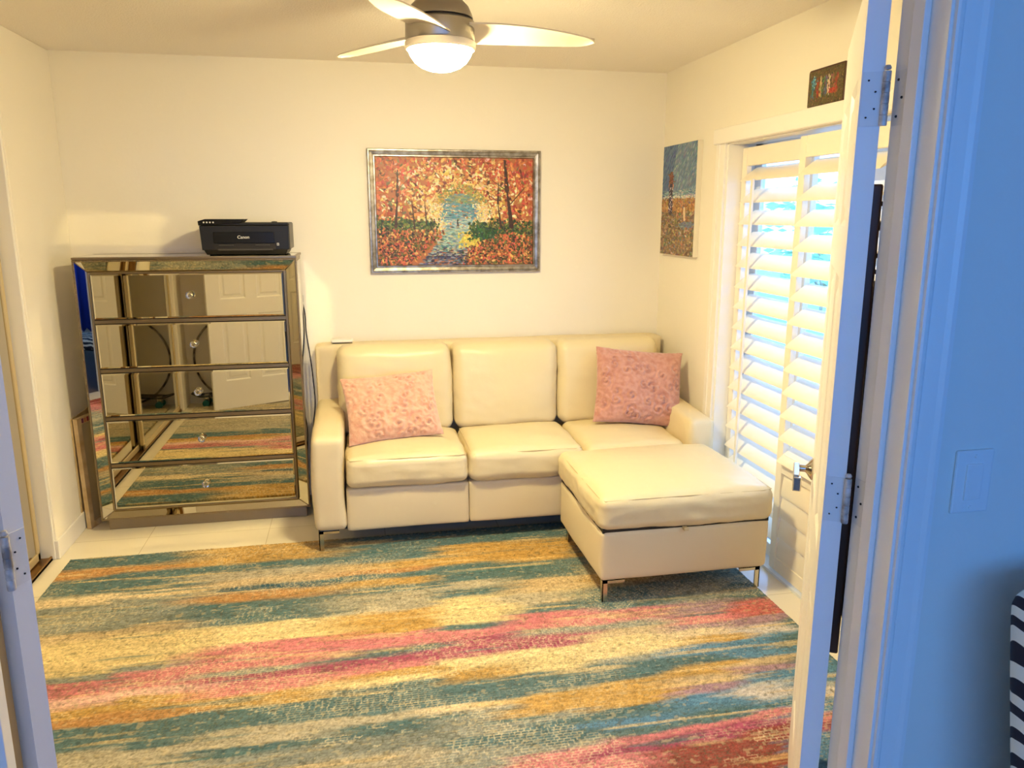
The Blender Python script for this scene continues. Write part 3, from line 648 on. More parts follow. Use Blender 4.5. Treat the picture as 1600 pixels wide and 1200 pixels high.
for x0,x1,sd in ((AX0,.5205,5),(.5215,AX1,6)):
    b=rbox((x0+x1)/2,(SYF+.02+4.40)/2,.215,x1-x0,4.40-SYF-.02,.218,.012,n=14,crown=(0,.006,0),amp=.003,seed=sd)
    link('front_panel',b,LEATHS,e,smooth='all')
link('under_frame',bx(SX0+.05,SX1-.05,3.80,SYB-.02,.085,.112),BLK,e)
seats=[(AX0+.002,.518,7),(.520,1.112,8),(1.114,AX1-.002,9)]
def seamline(cx,cy,cz,sx,sy,sz,rad,crown,top=True,m=SEAMM,parent=None,rr=.0022):
    b=bmesh.new(); h=(sx/2,sy/2,sz/2); k=.7071
    pts=[]
    hx,hy=h[0]-rad+rad*k,h[1]-rad+rad*k; z=h[2]-rad+rad*k
    for t in np.linspace(-1,1,25)[:-1]: pts.append((t*(hx-rad*.3),-hy))
    for t in np.linspace(-1,1,25)[:-1]: pts.append((hx,t*(hy-rad*.3)))
    for t in np.linspace(1,-1,25)[:-1]: pts.append((t*(hx-rad*.3),hy))
    for t in np.linspace(1,-1,25)[:-1]: pts.append((-hx,t*(hy-rad*.3)))
    out=[]
    for x,y in pts:
        ux,uy,uz=x/h[0],y/h[1],z/h[2]
        f=lambda a,c:max(0,1-abs(a)**2.4)*max(0,1-abs(c)**2.4)
        out.append((cx+x+crown[0]*f(uy,uz)*ux,cy+y+crown[1]*f(ux,uz)*uy,cz+z+crown[2]*f(ux,uy)*uz))
    tube(b,out,rr,6,closed=True); link('piping',b,m,parent,smooth='all')
for x0,x1,sd in seats:
    a=((x0+x1)/2,(3.675+4.20)/2,.408,x1-x0,4.20-3.675,.152,.042)
    if sd==9: a=((x0+x1)/2,(3.652+4.20)/2,.408,x1-x0,4.20-3.652,.152,.042)
    s=link('seat_cushion',rbox(*a,n=36,crown=(0,.008,.028),amp=.007,freq=7,seed=sd,wr=.0022),LEATH,e,smooth='all')
    if sd!=9: seamline(*a,(0,.008,.028),parent=s)
backs=[(-.118,.505,11),(.508,1.105,12),(1.108,1.705,13)]
for x0,x1,sd in backs:
    def wp(p,uu,sd=sd):
        q=p.copy(); q.y-=.045*(1-(uu[2]+1)/2); return q      # leans back at the top
    s=link('back_cushion',rbox((x0+x1)/2,4.315,.698,x1-x0-.002,.19,.475,.055,n=36,crown=(0,.030,.006),amp=.008,freq=6,seed=sd,wr=.0020,warp=wp),LEATH,e,smooth='all')
for x,y,sx,sy in ((SX0+.012,SYF+.02,1,1),(SX1-.014,3.67,-1,1),(SX0+.012,SYB-.03,1,-1),(SX1-.014,SYB-.03,-1,-1)):
    zb=.0015 if y>RY1 else .0155
    legs_L(x,y,sx,sy,.118,zb,e)
# ottoman
OX0,OX1,OY0,OY1=.960,1.738,2.925,3.622
e=thing('ottoman','cream leather storage ottoman standing in front of the right sofa seat','ottoman',((OX0+OX1)/2,3.28,.014))
link('storage_box',rbox((OX0+OX1)/2,(OY0+OY1)/2,.225,OX1-OX0-.012,OY1-OY0-.012,.226,.022,n=20,crown=(.006,.006,0),amp=.003,seed=15),LEATHS,e,smooth='all')
a=((OX0+OX1)/2,(OY0+OY1)/2,.412,OX1-OX0+.012,OY1-OY0+.012,.146,.040)
s=link('top_cushion',rbox(*a,n=44,crown=(.008,.008,.034),amp=.007,freq=5,seed=16,wr=.0028),LEATH,e,smooth='all')
seamline(*a,(.008,.008,.034),parent=s,rr=.0016)
link('lid_gap',bx(OX0+.012,OX1-.012,OY0+.012,OY1-.012,.330,.350),DARKL,e)
link('pull_tab',bx(1.325,1.345,OY0-.016,OY0+.03,.324,.336),SEAMM,e,bevel=.002)
for x,y,sx,sy in ((OX0+.018,OY0+.018,1,1),(OX1-.032,OY0+.018,-1,1),(OX0+.04,OY1-.02,1,-1),(OX1-.032,OY1-.02,-1,-1)):
    legs_L(x,y,sx,sy,.116,.0155 if x<RX1-.02 else .0155,e)
# remote / device on the sofa back
e=thing('small_device','small flat white rounded device on top of the sofa back','device',(-.086,4.47,.93))
link('device_shell',rbox(-.086,4.470,.9400,.118,.075,.016,.0075,n=12),WHITEP,e,smooth='all')
link('device_base',rbox(-.086,4.470,.9312,.108,.066,.006,.0028,n=6),GREYP,e,smooth='all')
# ================================================================ PILLOWS
def pillow(name,label,c,w,h,t,m,rotz,lean,roll,seed,group):
    e=thing(name,label,'pillow',c,0,group)
    e.rotation_mode='XYZ'
    n=110; us=np.linspace(-1,1,n)
    bm=bmesh.new(); rg=random.Random(seed)
    cen=[(rg.uniform(-1,1),rg.uniform(-1,1),rg.uniform(.14,.24),rg.uniform(0,6)) for _ in range(42)]
    def hgt(a,b):
        s=0;best=9
        for cx,cy,R,ph in cen:
            dx=(a-cx);dy=(b-cy)*h/w; d=math.hypot(dx,dy)/R
            if d<best: best=d; bb=(dx,dy,d,ph)
        dx,dy,d,ph=bb
        return math.sin(d*9+math.atan2(dy,dx)+ph)*max(0,1.15-d)
    grid={}
    for side in (1,-1):
        for i in range(n):
            for j in range(n):
                if side==-1 and (i in(0,n-1) or j in (0,n-1)): grid[(side,i,j)]=grid[(1,i,j)]; continue
                a,b=us[i],us[j]; a=math.copysign(1-(1-abs(a))**1.15,a); b=math.copysign(1-(1-abs(b))**1.15,b)
                f=(max(0,1-abs(a)**2.6)*max(0,1-abs(b)**2.6))**.55
                pin=1-.055*(1-abs(a)**2)*abs(b)**3 ; pinx=1-.055*(1-abs(b)**2)*abs(a)**3
                x=a*w/2*pinx; z=b*h/2*pin
                k=.0085*hgt(a,b)+.004*noise.noise(Vector((x*60,z*60,seed)))
                y=-side*(t/2*f+ (k*(min(1,f*1.6)))+.012*noise.noise(Vector((x*7,z*7,seed+side))))
                if i in(0,n-1) or j in (0,n-1): x+=.003*noise.noise(Vector((x*90,z*90,1))); z+=.003*noise.noise(Vector((x*90,z*90,7))); y=.004*noise.noise(Vector((x*20,z*20,3)))
                # settle: bottom fatter
                y*=1+.22*(-b)
                grid[(side,i,j)]=bm.verts.new((x,y,z))
    for side in (1,-1):
        for i in range(n-1):
            for j in range(n-1): bm.faces.new([grid[(side,i,j)],grid[(side,i+1,j)],grid[(side,i+1,j+1)],grid[(side,i,j+1)]])
    R=Matrix.Translation(c)@Matrix.Rotation(rotz,4,'Z')@Matrix.Rotation(-lean,4,'X')@Matrix.Rotation(roll,4,'Y')
    for v in bm.verts: v.co=R@v.co
    link('pillow_cover',bm,m,e,smooth='all')
pillow('throw_pillow','salmon pink rose-textured throw pillow on the left sofa seat',(.160,3.985,.662),.485,.365,.15,PINK,math.radians(4),math.radians(33),math.radians(-3.5),3,'pink plush throw pillows on the sofa')
pillow('throw_pillow','dusty pink throw pillow leaning against the right arm of the sofa',(1.510,4.015,.702),.49,.425,.15,PINK2,math.radians(-6),math.radians(22),math.radians(5.5),8,'pink plush throw pillows on the sofa')
# ================================================================ PAINTINGS
class Paint:
    def __init__(s,w,h,col): s.w,s.h=w,h; s.a=np.zeros((h,w,3)); s.a[:]=lin(col); s.z=np.zeros((h,w))
    def dab(s,u,v,L,W,ang,col,al=1,var=18):
        col=np.clip(np.array(col)+rng.normal(0,var,3)*.6+rng.normal(0,var)*.6,0,255); cx,cy=u*s.w,v*s.h; R=int(max(L,W))+2
        x0,x1=max(0,int(cx)-R),min(s.w,int(cx)+R+1); y0,y1=max(0,int(cy)-R),min(s.h,int(cy)+R+1)
        if x0>=x1 or y0>=y1: return
        X,Y=np.meshgrid(np.arange(x0,x1)-cx,np.arange(y0,y1)-cy); ca,sa=math.cos(ang),math.sin(ang)
        d=((X*ca+Y*sa)/L)**2+((-X*sa+Y*ca)/W)**2; k=np.clip((1.15-d)*3,0,1)*al
        s.a[y0:y1,x0:x1]=s.a[y0:y1,x0:x1]*(1-k[...,None])+lin(col)*k[...,None]
        s.z[y0:y1,x0:x1]=np.maximum(s.z[y0:y1,x0:x1]*.9,k*rng.random())
    def line(s,pts,w0,w1,col,al=1,var=10):
        for (a,b),(c,d) in zip(pts,pts[1:]):
            n=max(2,int(math.hypot((c-a)*s.w,(d-b)*s.h)/1.2))
            for k in range(n):
                t=k/n; s.dab(a+(c-a)*t,b+(d-b)*t,max(.8,w0+(w1-w0)*t),max(.8,(w0+(w1-w0)*t)),0,col,al,var)
def ch(l): return l[rng.integers(len(l))]
def autumn():
    W,Hh=400,270; p=Paint(W,Hh,(190,110,50)); U=rng.random
    OR=[(205,90,35),(225,120,50),(190,60,35),(235,140,60),(180,80,30),(215,70,40)]
    YE=[(245,215,120),(250,230,150),(240,190,90),(235,170,70),(252,238,190)]
    for _ in range(2300):
        u,v=U(),U()*.68; d=math.hypot((u-.5)/.42,(v-.42)/.42)
        c=ch(YE) if (d<.75 and U()<.75) or (d<1.15 and U()<.38) else ch(OR)
        if U()<.10: c=ch([(110,55,25),(130,60,30),(90,60,30)])
        if U()<.09: c=ch([(150,130,60),(120,110,60),(250,200,170)])
        p.dab(u,v,rng.uniform(2.5,8),rng.uniform(1.4,3.8),rng.uniform(0,3),c)
    for _ in range(420):
        a=rng.uniform(-PI,0); R=rng.uniform(.85,1.15); p.dab(.53+.165*R*math.cos(a),.53+.25*R*math.sin(a),3.2,1.8,rng.uniform(0,3),ch([(150,150,60),(200,170,60),(130,140,90),(225,180,80)]))
    for _ in range(1100):   # opening with water
        a=rng.uniform(0,2*PI); R=U()**.5; u=.53+.135*R*math.cos(a); v=.53+.205*R*math.sin(a)
        c=ch([(70,150,175),(90,165,185),(60,130,160),(120,180,190)]) if v<.56 else ch([(170,205,215),(120,175,195),(200,215,210),(90,150,180)])
        if v<.42: c=ch([(110,150,130),(90,150,160),(150,160,110)])
        p.dab(u,v,rng.uniform(3,7),1.2,0,c,.9)
    for _ in range(900):    # light beside the water
        v=rng.uniform(.42,.76); u=rng.choice([rng.normal(.37,.03),rng.normal(.67,.025)]); p.dab(u,v,2.5,1.5,U()*3,ch([(250,235,170),(245,215,110),(235,225,200),(250,200,120)]),.9)
    for _ in range(1300):   # stream
        v=rng.uniform(.66,1.0); k=(v-.66)/.34; c0=.50-.06*k; hw=.09+.10*k*k; u=c0+rng.uniform(-1,1)*hw
        c=ch([(130,180,185),(170,200,190),(80,140,150),(200,205,160)]) if k+rng.normal(0,.13)<.55 else ch([(60,65,110),(50,50,80),(90,110,140),(40,60,80),(150,160,180)])
        p.dab(u,v,rng.uniform(3,7),1.3,0,c,.9)
    def bank(n,fu,cols,s0=1.6,s1=5):
        for _ in range(n):
            u,v=fu()
            if u is not None: p.dab(u+rng.normal(0,.02),v+rng.normal(0,.018),rng.uniform(s0,s1),rng.uniform(1.4,3.4),U()*3,ch(cols))
    GR=[(70,90,30),(40,80,40),(100,120,40),(130,140,50),(30,60,40)]
    bank(700,lambda:(rng.uniform(0,.36),rng.uniform(.58,.70)),GR)
    bank(700,lambda:(rng.uniform(.60,1),rng.uniform(.60,.74)),GR)
    def L():
        v=rng.uniform(.68,1); return rng.uniform(0,.40-.22*max(0,v-.72)/.28),v
    def Rr():
        v=rng.uniform(.72,1); return rng.uniform(.60-.06*max(0,v-.8)/.2,1),v
    AU=[(100,50,25),(80,60,25),(60,50,25),(170,80,30),(215,110,40),(200,70,35),(230,140,60),(240,190,90),(150,90,30),(120,110,40),(90,90,30),(60,70,30),(225,100,60)]
    bank(1500,L,AU); bank(1700,Rr,AU); bank(160,lambda:(rng.uniform(.54,.62),rng.uniform(.70,.80)),[(240,225,70),(230,200,50)])
    bank(260,lambda:(rng.uniform(.60,.74),rng.uniform(.66,.74)),[(30,80,50),(50,100,40)])
    T=(70,40,24)
    p.line([(.135,.12),(.13,.35),(.115,.64)],1.2,4,T); p.line([(.13,.30),(.20,.20)],1,.8,T); p.line([(.12,.42),(.04,.38)],1,.8,T)
    p.line([(.22,.40),(.235,.66)],1.2,2.2,T); p.line([(.30,.40),(.31,.62)],1,2,T); p.line([(.31,.52),(.335,.46)],.9,.8,T)
    p.line([(.775,.22),(.77,.42),(.79,.64)],1,3,T); p.line([(.77,.40),(.70,.33)],1,.8,T)
    p.line([(.815,.02),(.83,.30),(.86,.64)],2.6,6,T); p.line([(.83,.30),(.73,.20)],1.4,.9,T); p.line([(.855,.42),(.95,.26)],1.6,.9,T)
    for _ in range(260):
        p.dab(U(),rng.uniform(0,.35),2.6,1.5,U()*3,ch(OR))
    p.a*=.82; p.a=p.a*.86+p.a.mean(-1,keepdims=True)*.14
    K=(20,22,34)
    p.line([(.508,.585),(.508,.615)],1.6,2.2,K,1,2); p.line([(.506,.615),(.503,.655)],1.3,.8,(80,60,60),1,2); p.line([(.512,.615),(.514,.655)],1.3,.8,(80,60,60),1,2); p.dab(.508,.578,2.2,2.4,0,K,1,2)
    p.line([(.470,.640),(.484,.640)],1.3,1.3,K,1,2); p.line([(.44,.53),(.485,.525)],.9,.8,(40,70,80),1,2); p.line([(.545,.528),(.575,.53)],1.2,.8,(30,50,60),1,2)
    return p
def beach():
    W,Hh=150,300; p=Paint(W,Hh,(90,120,150)); U=rng.random
    for _ in range(900):
        u,v=U(),U()*.46; c=ch([(95,125,155),(120,145,160),(80,110,145),(150,165,170)]) if u+v*.6>.45 else ch([(55,85,140),(70,100,150),(50,75,125)])
        p.dab(u,v,rng.uniform(3,9),1.3,-1.0,c,.8)
    for _ in range(300): p.dab(U(),rng.uniform(.41,.475),5,1.2,0,ch([(70,110,140),(120,150,165),(170,180,180)]))
    for _ in range(160): p.dab(U(),rng.uniform(.455,.49),2.4,1,0,ch([(225,225,220),(200,200,190)]))
    for _ in range(2400):
        v=rng.uniform(.485,1); p.dab(U(),v,rng.uniform(2.5,7),rng.uniform(1.5,3),U()*3,ch([(140,105,66),(112,82,50),(160,128,90),(92,70,46),(128,98,72),(104,102,60),(180,150,118),(100,92,84)] if v>.6 else [(165,115,60),(185,140,85),(135,85,45)]))
    for _ in range(120): p.dab(rng.normal(.78,.1),rng.normal(.72,.015),4,1.2,-.3,ch([(90,110,140),(110,130,150)]))
    for _ in range(140): p.dab(rng.normal(.27,.035),rng.uniform(.24,.36),1.6,4,1.57,ch([(110,60,30),(140,80,45),(90,45,25)]))
    p.line([(.22,.36),(.24,.40)],3,3,(190,130,100)); p.line([(.34,.36),(.32,.40)],3,3,(190,130,100))
    p.line([(.27,.37),(.28,.60)],8,9,(40,30,60),1,6)
    for _ in range(46): p.dab(rng.uniform(.22,.34),rng.uniform(.375,.605),1.6,1.2,1.5,ch([(235,230,230),(200,190,220),(225,180,190)]),1,6)
    p.line([(.70,.57),(.70,.60)],3,4,(230,210,180)); p.line([(.70,.60),(.72,.68)],5,3,(225,195,160)); 
    return p
def street():
    W,Hh=150,90; p=Paint(W,Hh,(84,70,34)); U=rng.random
    for _ in range(500): p.dab(U(),U(),3,1.5,U()*3,ch([(90,74,36),(70,58,30),(110,90,44),(60,46,24)]))
    for u0,c in ((.12,(40,90,110)),(.27,(150,50,30)),(.36,(170,150,90)),(.42,(50,90,60)),(.5,(80,80,110)),(.58,(190,170,140)),(.70,(120,90,60)),(.8,(140,60,40))):
        for _ in range(40): p.dab(rng.normal(u0,.02),rng.uniform(.22,.75),1.6,4,0,c,1,26)
    for _ in range(60): p.dab(rng.uniform(.6,.8),rng.uniform(.6,.72),3,1.6,0,(160,50,34))
    for _ in range(50): p.dab(rng.normal(.15,.03),rng.normal(.32,.06),2,2,0,ch([(60,140,170),(40,100,130),(150,200,215)]))
    return p
def canvas_mesh(name,p,fn,m,parent,relief=.0012):
    h,w=p.h,p.w; U,V=np.meshgrid(np.linspace(0,1,w),np.linspace(0,1,h)); z=p.z*relief
    P=fn(U,V,z); return grid_obj(name,P,p.a,m,parent)
OIL=mat('oil_paint',(120,90,60),.42,attr='col',bump=[('n',300,.15,.001)])
X0,X1,Z0,Z1=.090,1.073,1.306,1.990
e=thing('framed_painting','framed autumn forest stream painting in silver frame above the sofa','painting',((X0+X1)/2,D-.02,Z0))
def frame_mesh(x0,x1,z0,z1,prof):
    b=bmesh.new(); rings=[]
    for off,dep in prof:
        rings.append([b.verts.new(q) for q in ((x0+off,D-dep,z0+off),(x1-off,D-dep,z0+off),(x1-off,D-dep,z1-off),(x0+off,D-dep,z1-off))])
    for A,B in zip(rings,rings[1:]):
        for k in range(4): b.faces.new((A[k],A[(k+1)%4],B[(k+1)%4],B[k]))
    return b
link('frame',frame_mesh(X0,X1,Z0,Z1,[(0,.001),(0,.024),(.004,.030),(.010,.030),(.014,.025),(.030,.022),(.034,.026),(.040,.026),(.044,.014),(.046,.004)]),SILV,e)
canvas_mesh('painted_canvas',autumn(),lambda U,V,z:np.stack([X0+.044+U*(X1-X0-.088),D-.012-z,Z1-.044-V*(Z1-Z0-.088)],-1),OIL,e)
e=thing('canvas_painting','unframed tall canvas of a long-haired figure on a beach, on the right wall','painting',(XR-.02,4.265,1.406))
link('stretched_canvas',bx(XR-.030,XR,4.032,4.502,1.406,2.020),CWHITE,e,bevel=.002)
canvas_mesh('painted_surface',beach(),lambda U,V,z:np.stack([XR-.0312-z,4.500-U*.466,2.018-V*.610],-1),OIL,e)
e=thing('small_framed_picture','small dark framed picture with rounded corners high on the right wall','picture',(XR-.01,2.92,2.055))
def rrect(y0,y1,z0,z1,rad,n=6):
    out=[]
    for cy,cz,a0 in ((y1-rad,z1-rad,0),(y0+rad,z1-rad,PI/2),(y0+rad,z0+rad,PI),(y1-rad,z0+rad,1.5*PI)):
        for k in range(n+1): a=a0+PI/2*k/n; out.append((cy+rad*math.cos(a),cz+rad*math.sin(a)))
    return out
b=prism(bmesh.new(),rrect(2.79,3.036,2.050,2.195,.012),XR-.014,XR-.0005,'x'); link('picture_frame',b,BROWNW,e,bevel=.002)
canvas_mesh('printed_scene',street(),lambda U,V,z:np.stack([XR-.0150-z*.3,3.029-U*.232,2.188-V*.131],-1),OIL,e)
# ================================================================ LEANING CANVASES (left corner)
def lean_canvas(label,p0,p1,hgt,t,lean,colorful):
    """p0,p1: floor points of front face's bottom edge; leans toward wall"""
    e=thing('stretched_canvas',label,'canvas',(p0[0],p0[1],0),0,'canvases leaning beside the dresser')
    p0=Vector((*p0,.001));p1=Vector((*p1,.001)); ux=(p1-p0).normalized(); W=(p1-p0).length; nn=Vector((ux.y,-ux.x,0)) # outward (towards the room)
    M=Matrix((ux,-nn,Vector((0,0,1)))).transposed().to_4x4(); M.translation=p0
    M=M@Matrix.Rotation(-lean,4,'X')
    b=bmesh.new(); w=.034
    box(b,0,w,0,t,0,hgt,M); box(b,W-w,W,0,t,0,hgt,M); box(b,w,W-w,0,t,0,w,M); box(b,w,W-w,0,t,hgt-w,hgt,M)
    link('stretcher_frame',b,WOOD,e,bevel=.001)
    link('canvas_cloth',box(bmesh.new(),.002,W-.002,t-.003,t+.001,.002,hgt-.002,M),CANV,e)
    if colorful:
        for k,c in enumerate(((120,60,90),(190,120,80),(150,60,60),(90,90,120),(200,160,90))):
            link('paint_smear',box(bmesh.new(),.036+k*(W-.075)/5,.036+(k+.75)*(W-.075)/5,-.0008,.0005,hgt-.030,hgt-.006,M),mat('smear_%d'%k,c,.6),e)
lean_canvas('small stretched canvas on the floor, its back facing out, beside the dresser',(-1.425,4.262),(-1.375,4.44),.60,.024,math.radians(1.0),True)
lean_canvas('thin wood-edged stretched canvas leaning on the left wall behind the other canvas',(-1.462,4.262),(-1.462,4.54),.60,.004,math.radians(.05),False)
# ================================================================ CEILING FAN
FX,FY=.318,2.86
e=thing('ceiling_fan','brushed nickel ceiling fan with three white blades and a lit dome light','ceiling fan',(FX,FY,H))
link('canopy',lathe(bmesh.new(),[(0,2.44),(.068,2.44),(.066,2.425),(.045,2.400),(.020,2.385),(.016,2.37),(0,2.37)],40,(FX,FY,0)),FANM,e,smooth=.5)
link('downrod',tube(bmesh.new(),[(FX,FY,2.34),(FX,FY,2.40)],.013,16),FANM,e,smooth=.5)
link('motor_cap',lathe(bmesh.new(),[(0,2.362),(.040,2.362),(.072,2.348),(.098,2.322),(.112,2.292),(.113,2.284),(0,2.284)],56,(FX,FY,0)),FANM,e,smooth=.5)
link('motor_gap',lathe(bmesh.new(),[(0,2.285),(.106,2.285),(.106,2.277),(0,2.277)],48,(FX,FY,0)),DARKL,e)
link('motor_housing',lathe(bmesh.new(),[(0,2.278),(.112,2.278),(.118,2.272),(.118,2.214),(.116,2.210),(0,2.210)],56,(FX,FY,0)),FANM,e,smooth=.5)
link('light_ring',lathe(bmesh.new(),[(0,2.2095),(.119,2.2095),(.121,2.206),(.121,2.190),(.116,2.184),(.112,2.184),(.112,2.2085),(0,2.2085)],56,(FX,FY,0)),mat('frosted_rim',(245,235,215),.4),e,smooth=.5)
DOMEM=emit('lit_glass_dome',LAMPC,LAMPS)
link('glass_dome',lathe(bmesh.new(),[(.1115,2.192),(.1115,2.186),(.104,2.166),(.090,2.146),(.068,2.129),(.042,2.119),(.018,2.1155),(0,2.115)],56,(FX,FY,0)),DOMEM,e,smooth='all')
def blade(ang):
    b=bmesh.new(); n=26; m=10; rows=[]
    th=.005
    for i in range(n+1):
        t=i/n; R=.095+t*.445
        lead=.070+.018*math.sin(t*PI*.8); trail=-.082-.012*math.sin(t*PI)+.060*t**2.2
        lead-= .030*t
        if t>.86:
            q=(t-.86)/.14; sh=math.sqrt(max(0,1-q*q)); mid=(lead+trail)/2-.006*q; hw=(lead-trail)/2*max(.03,sh); lead,trail=mid+hw,mid-hw
        row=[]
        for j in range(m+1):
            s=j/m; y=trail+(lead-trail)*s
            z=2.238-.22*(y)*(1-.45*t)-.012*t*t+.010*math.sin(s*PI)
            row.append((R,y,z))
        rows.append(row)
    top=[[b.verts.new((x,y,z+th/2)) for x,y,z in r_] for r_ in rows]; bot=[[b.verts.new((x,y,z-th/2)) for x,y,z in r_] for r_ in rows]
    for i in range(n):
        for j in range(m):
            b.faces.new((top[i][j],top[i+1][j],top[i+1][j+1],top[i][j+1])); b.faces.new((bot[i][j],bot[i][j+1],bot[i+1][j+1],bot[i+1][j]))
    for i in range(n):
        b.faces.new((top[i][0],bot[i][0],bot[i+1][0],top[i+1][0])); b.faces.new((top[i][m],top[i+1][m],bot[i+1][m],bot[i][m]))
    for j in range(m):
        b.faces.new((top[0][j],top[0][j+1],bot[0][j+1],bot[0][j])); b.faces.new((top[n][j],bot[n][j],bot[n][j+1],top[n][j+1]))
    M=Matrix.Translation((FX,FY,0))@Matrix.Rotation(ang,4,'Z')
    for v in b.verts: v.co=M@v.co
    link('blade',b,FANW,e,smooth=.7)
for a in BLADES: blade(math.radians(a))
# ================================================================ THINGS BEHIND THE DOORS
# dark wooden rack on the back of the right door leaf (local door coordinates through a matrix)
MD=Matrix.Translation((.872,1.290,0))@Matrix.Rotation(PI/2-math.radians(31.2),4,'Z')
e=thing('wall_rack','dark brown wooden rack with hooks mounted behind the right door leaf','rack',(MD@Vector((.1,-.06,.75))))
yb=-.0365
link('rack_board',box(bmesh.new(),.060,.085,yb-.020,yb,.742,1.690,MD),BROWNW,e,bevel=.004)
link('rack_board',box(bmesh.new(),.46,.485,yb-.020,yb,.742,1.690,MD),BROWNW,e,bevel=.004)
link('rack_panel',box(bmesh.new(),.085,.46,yb-.014,yb-.002,.77,1.66,MD),BROWNW,e)
for i,z in enumerate((1.655,1.615,1.560,1.530)):
    for x in (.075,):
        b=bmesh.new(); tube(b,[(x,yb-.018,z),(x,yb-.045,z)],.0045 if i!=1 else .009,8); tube(b,[(x,yb-.045,z-.006),(x,yb-.052,z+.006)],.008,8)
        for v in b.verts: v.co=MD@v.co
        link('peg',b,BLK,e)
e=thing('hanging_bag','black fabric bag hanging on the rack behind the right door leaf','bag',(MD@Vector((.15,-.08,.84))))
b=bmesh.new(); n=22; rings=[]
for i in range(n+1):
    t=i/n; z=.80+.70*t
    dy=(.020+.030*math.sin(min(1,t*1.15)*PI)**.8)*(1 if t<.97 else .3)
    dy=max(.004,.045*math.exp(-((t-.93)/.10)**2)+.018+.022*(1-t)*t*4*.3-.012*t if t<.98 else .006)
    wx=.055+.05*(1-t)
    rings.append([b.verts.new(MD@Vector((.155+wx*math.cos(a),yb-.024-dy+dy*math.sin(a),z+.004*math.sin(3*a+i)))) for a in [2*PI*k/16 for k in range(16)]])
for A,B in zip(rings,rings[1:]):
    for k in range(16): b.faces.new((A[k],A[(k+1)%16],B[(k+1)%16],B[k]))
b.faces.new(rings[0]); b.faces.new(rings[-1]); link('bag_body',b,BAGM,e,smooth='all')
b=tube(bmesh.new(),[MD@Vector(q) for q in ((.12,yb-.03,1.47),(.09,yb-.034,1.55),(.078,yb-.034,1.575),(.10,yb-.034,1.55),(.18,yb-.03,1.47))],.004,6); link('bag_strap',b,BAGM,e)
# black bag on the floor behind the right door
e=thing('floor_bag','black bag standing on the rug behind the right door leaf','bag',(1.47,1.60,.012))
link('bag_body',rbox(1.470,1.640,.115,.22,.44,.20,.05,n=14,crown=(.01,.02,.02),amp=.012,seed=31),BAGM,e,smooth='all')
link('bag_handle',tube(bmesh.new(),curvy([(1.43,1.55,.20),(1.43,1.58,.30),(1.43,1.70,.30),(1.43,1.73,.20)]),.008,8),BAGM,e,smooth='all')
# skateboard and hoop behind the left leaf
e=thing('skateboard','black skateboard with teal wheels on the floor behind the left door leaf','skateboard',(-1.13,1.37,0))
b=bmesh.new(); L=.56; n=24; rows=[]
MS=Matrix.Translation((-1.15,1.375,.105))@Matrix.Rotation(math.radians(-2),4,'Z')@Matrix.Rotation(math.radians(-4),4,'Y')
for i in range(n+1):
    t=-1+2*i/n; x=t*L/2; hw=.070*max(.12,(1-abs(t)**7))**.5; zz=.030*max(0,abs(t)-.72)/.28
    rows.append([(x,-hw,zz),(x,-hw*.5,zz-.003),(x,hw*.5,zz-.003),(x,hw,zz)])
T_=[[b.verts.new(MS@Vector((x,y,z+.005))) for x,y,z in r_] for r_ in rows]; B_=[[b.verts.new(MS@Vector((x,y,z-.005))) for x,y,z in r_] for r_ in rows]
for i in range(n):
    for j in range(3): b.faces.new((T_[i][j],T_[i+1][j],T_[i+1][j+1],T_[i][j+1])); b.faces.new((B_[i][j],B_[i][j+1],B_[i+1][j+1],B_[i+1][j]))
    b.faces.new((T_[i][0],B_[i][0],B_[i+1][0],T_[i+1][0])); b.faces.new((T_[i][3],T_[i+1][3],B_[i+1][3],B_[i][3]))
b.faces.new([T_[0][j] for j in range(4)]+[B_[0][j] for j in (3,2,1,0)]); b.faces.new([T_[n][j] for j in (3,2,1,0)]+[B_[n][j] for j in range(4)])
link('deck',b,BLK,e)
for sx in (-.16,.16):
    zc=.030
    tr=link('truck',box(bmesh.new(),-1.15+sx-.02,-1.15+sx+.02,1.34,1.41,zc+.004,.098),CHROME,e,bevel=.003)
    for sy in (-.055,.055):
        link('wheel',lathe(bmesh.new(),[(0,-.016),(.024,-.016),(.030,-.010),(.030,.010),(.024,.016),(0,.016)],20,(-1.15+sx,1.375+sy,zc),Matrix.Rotation(PI/2,4,'X')),TEAL,tr,smooth=.6)
e=thing('hula_hoop','dark taped hoop leaning on the wall behind the left door leaf','hoop',(-1.02,1.285,0))
b=tube(bmesh.new(),[(-1.02+.385*math.cos(a),1.293-.0*math.sin(a),.400+.385*math.sin(a)) for a in [2*PI*k/72 for k in range(72)]],.009,8,closed=True)
link('hoop_tube',b,HOOPM,e,smooth='all')
# ================================================================ STRIPED CHAIR in the hall
ZEB=bpy.data.materials.new('zebra_fabric'); ZEB.use_nodes=True; N=ZEB.node_tree.nodes; Lk=ZEB.node_tree.links; bs=N['Principled BSDF']; bs.inputs['Roughness'].default_value=.8
tc=N.new('ShaderNodeTexCoord'); mp=N.new('ShaderNodeMapping'); mp.inputs['Rotation'].default_value=(0,math.radians(-42),0); Lk.new(tc.outputs['Object'],mp.inputs[0])
wv_=N.new('ShaderNodeTexWave'); wv_.wave_type='BANDS'; wv_.bands_direction='Z'; wv_.inputs['Scale'].default_value=9; wv_.inputs['Distortion'].default_value=3.5; wv_.inputs['Detail'].default_value=1; wv_.inputs['Detail Scale'].default_value=1.2
rp=N.new('ShaderNodeValToRGB'); rp.color_ramp.elements[0].position=.46; rp.color_ramp.elements[1].position=.52; rp.color_ramp.elements[0].color=(*srgb(18,20,40),1); rp.color_ramp.elements[1].color=(*srgb(225,232,225),1)
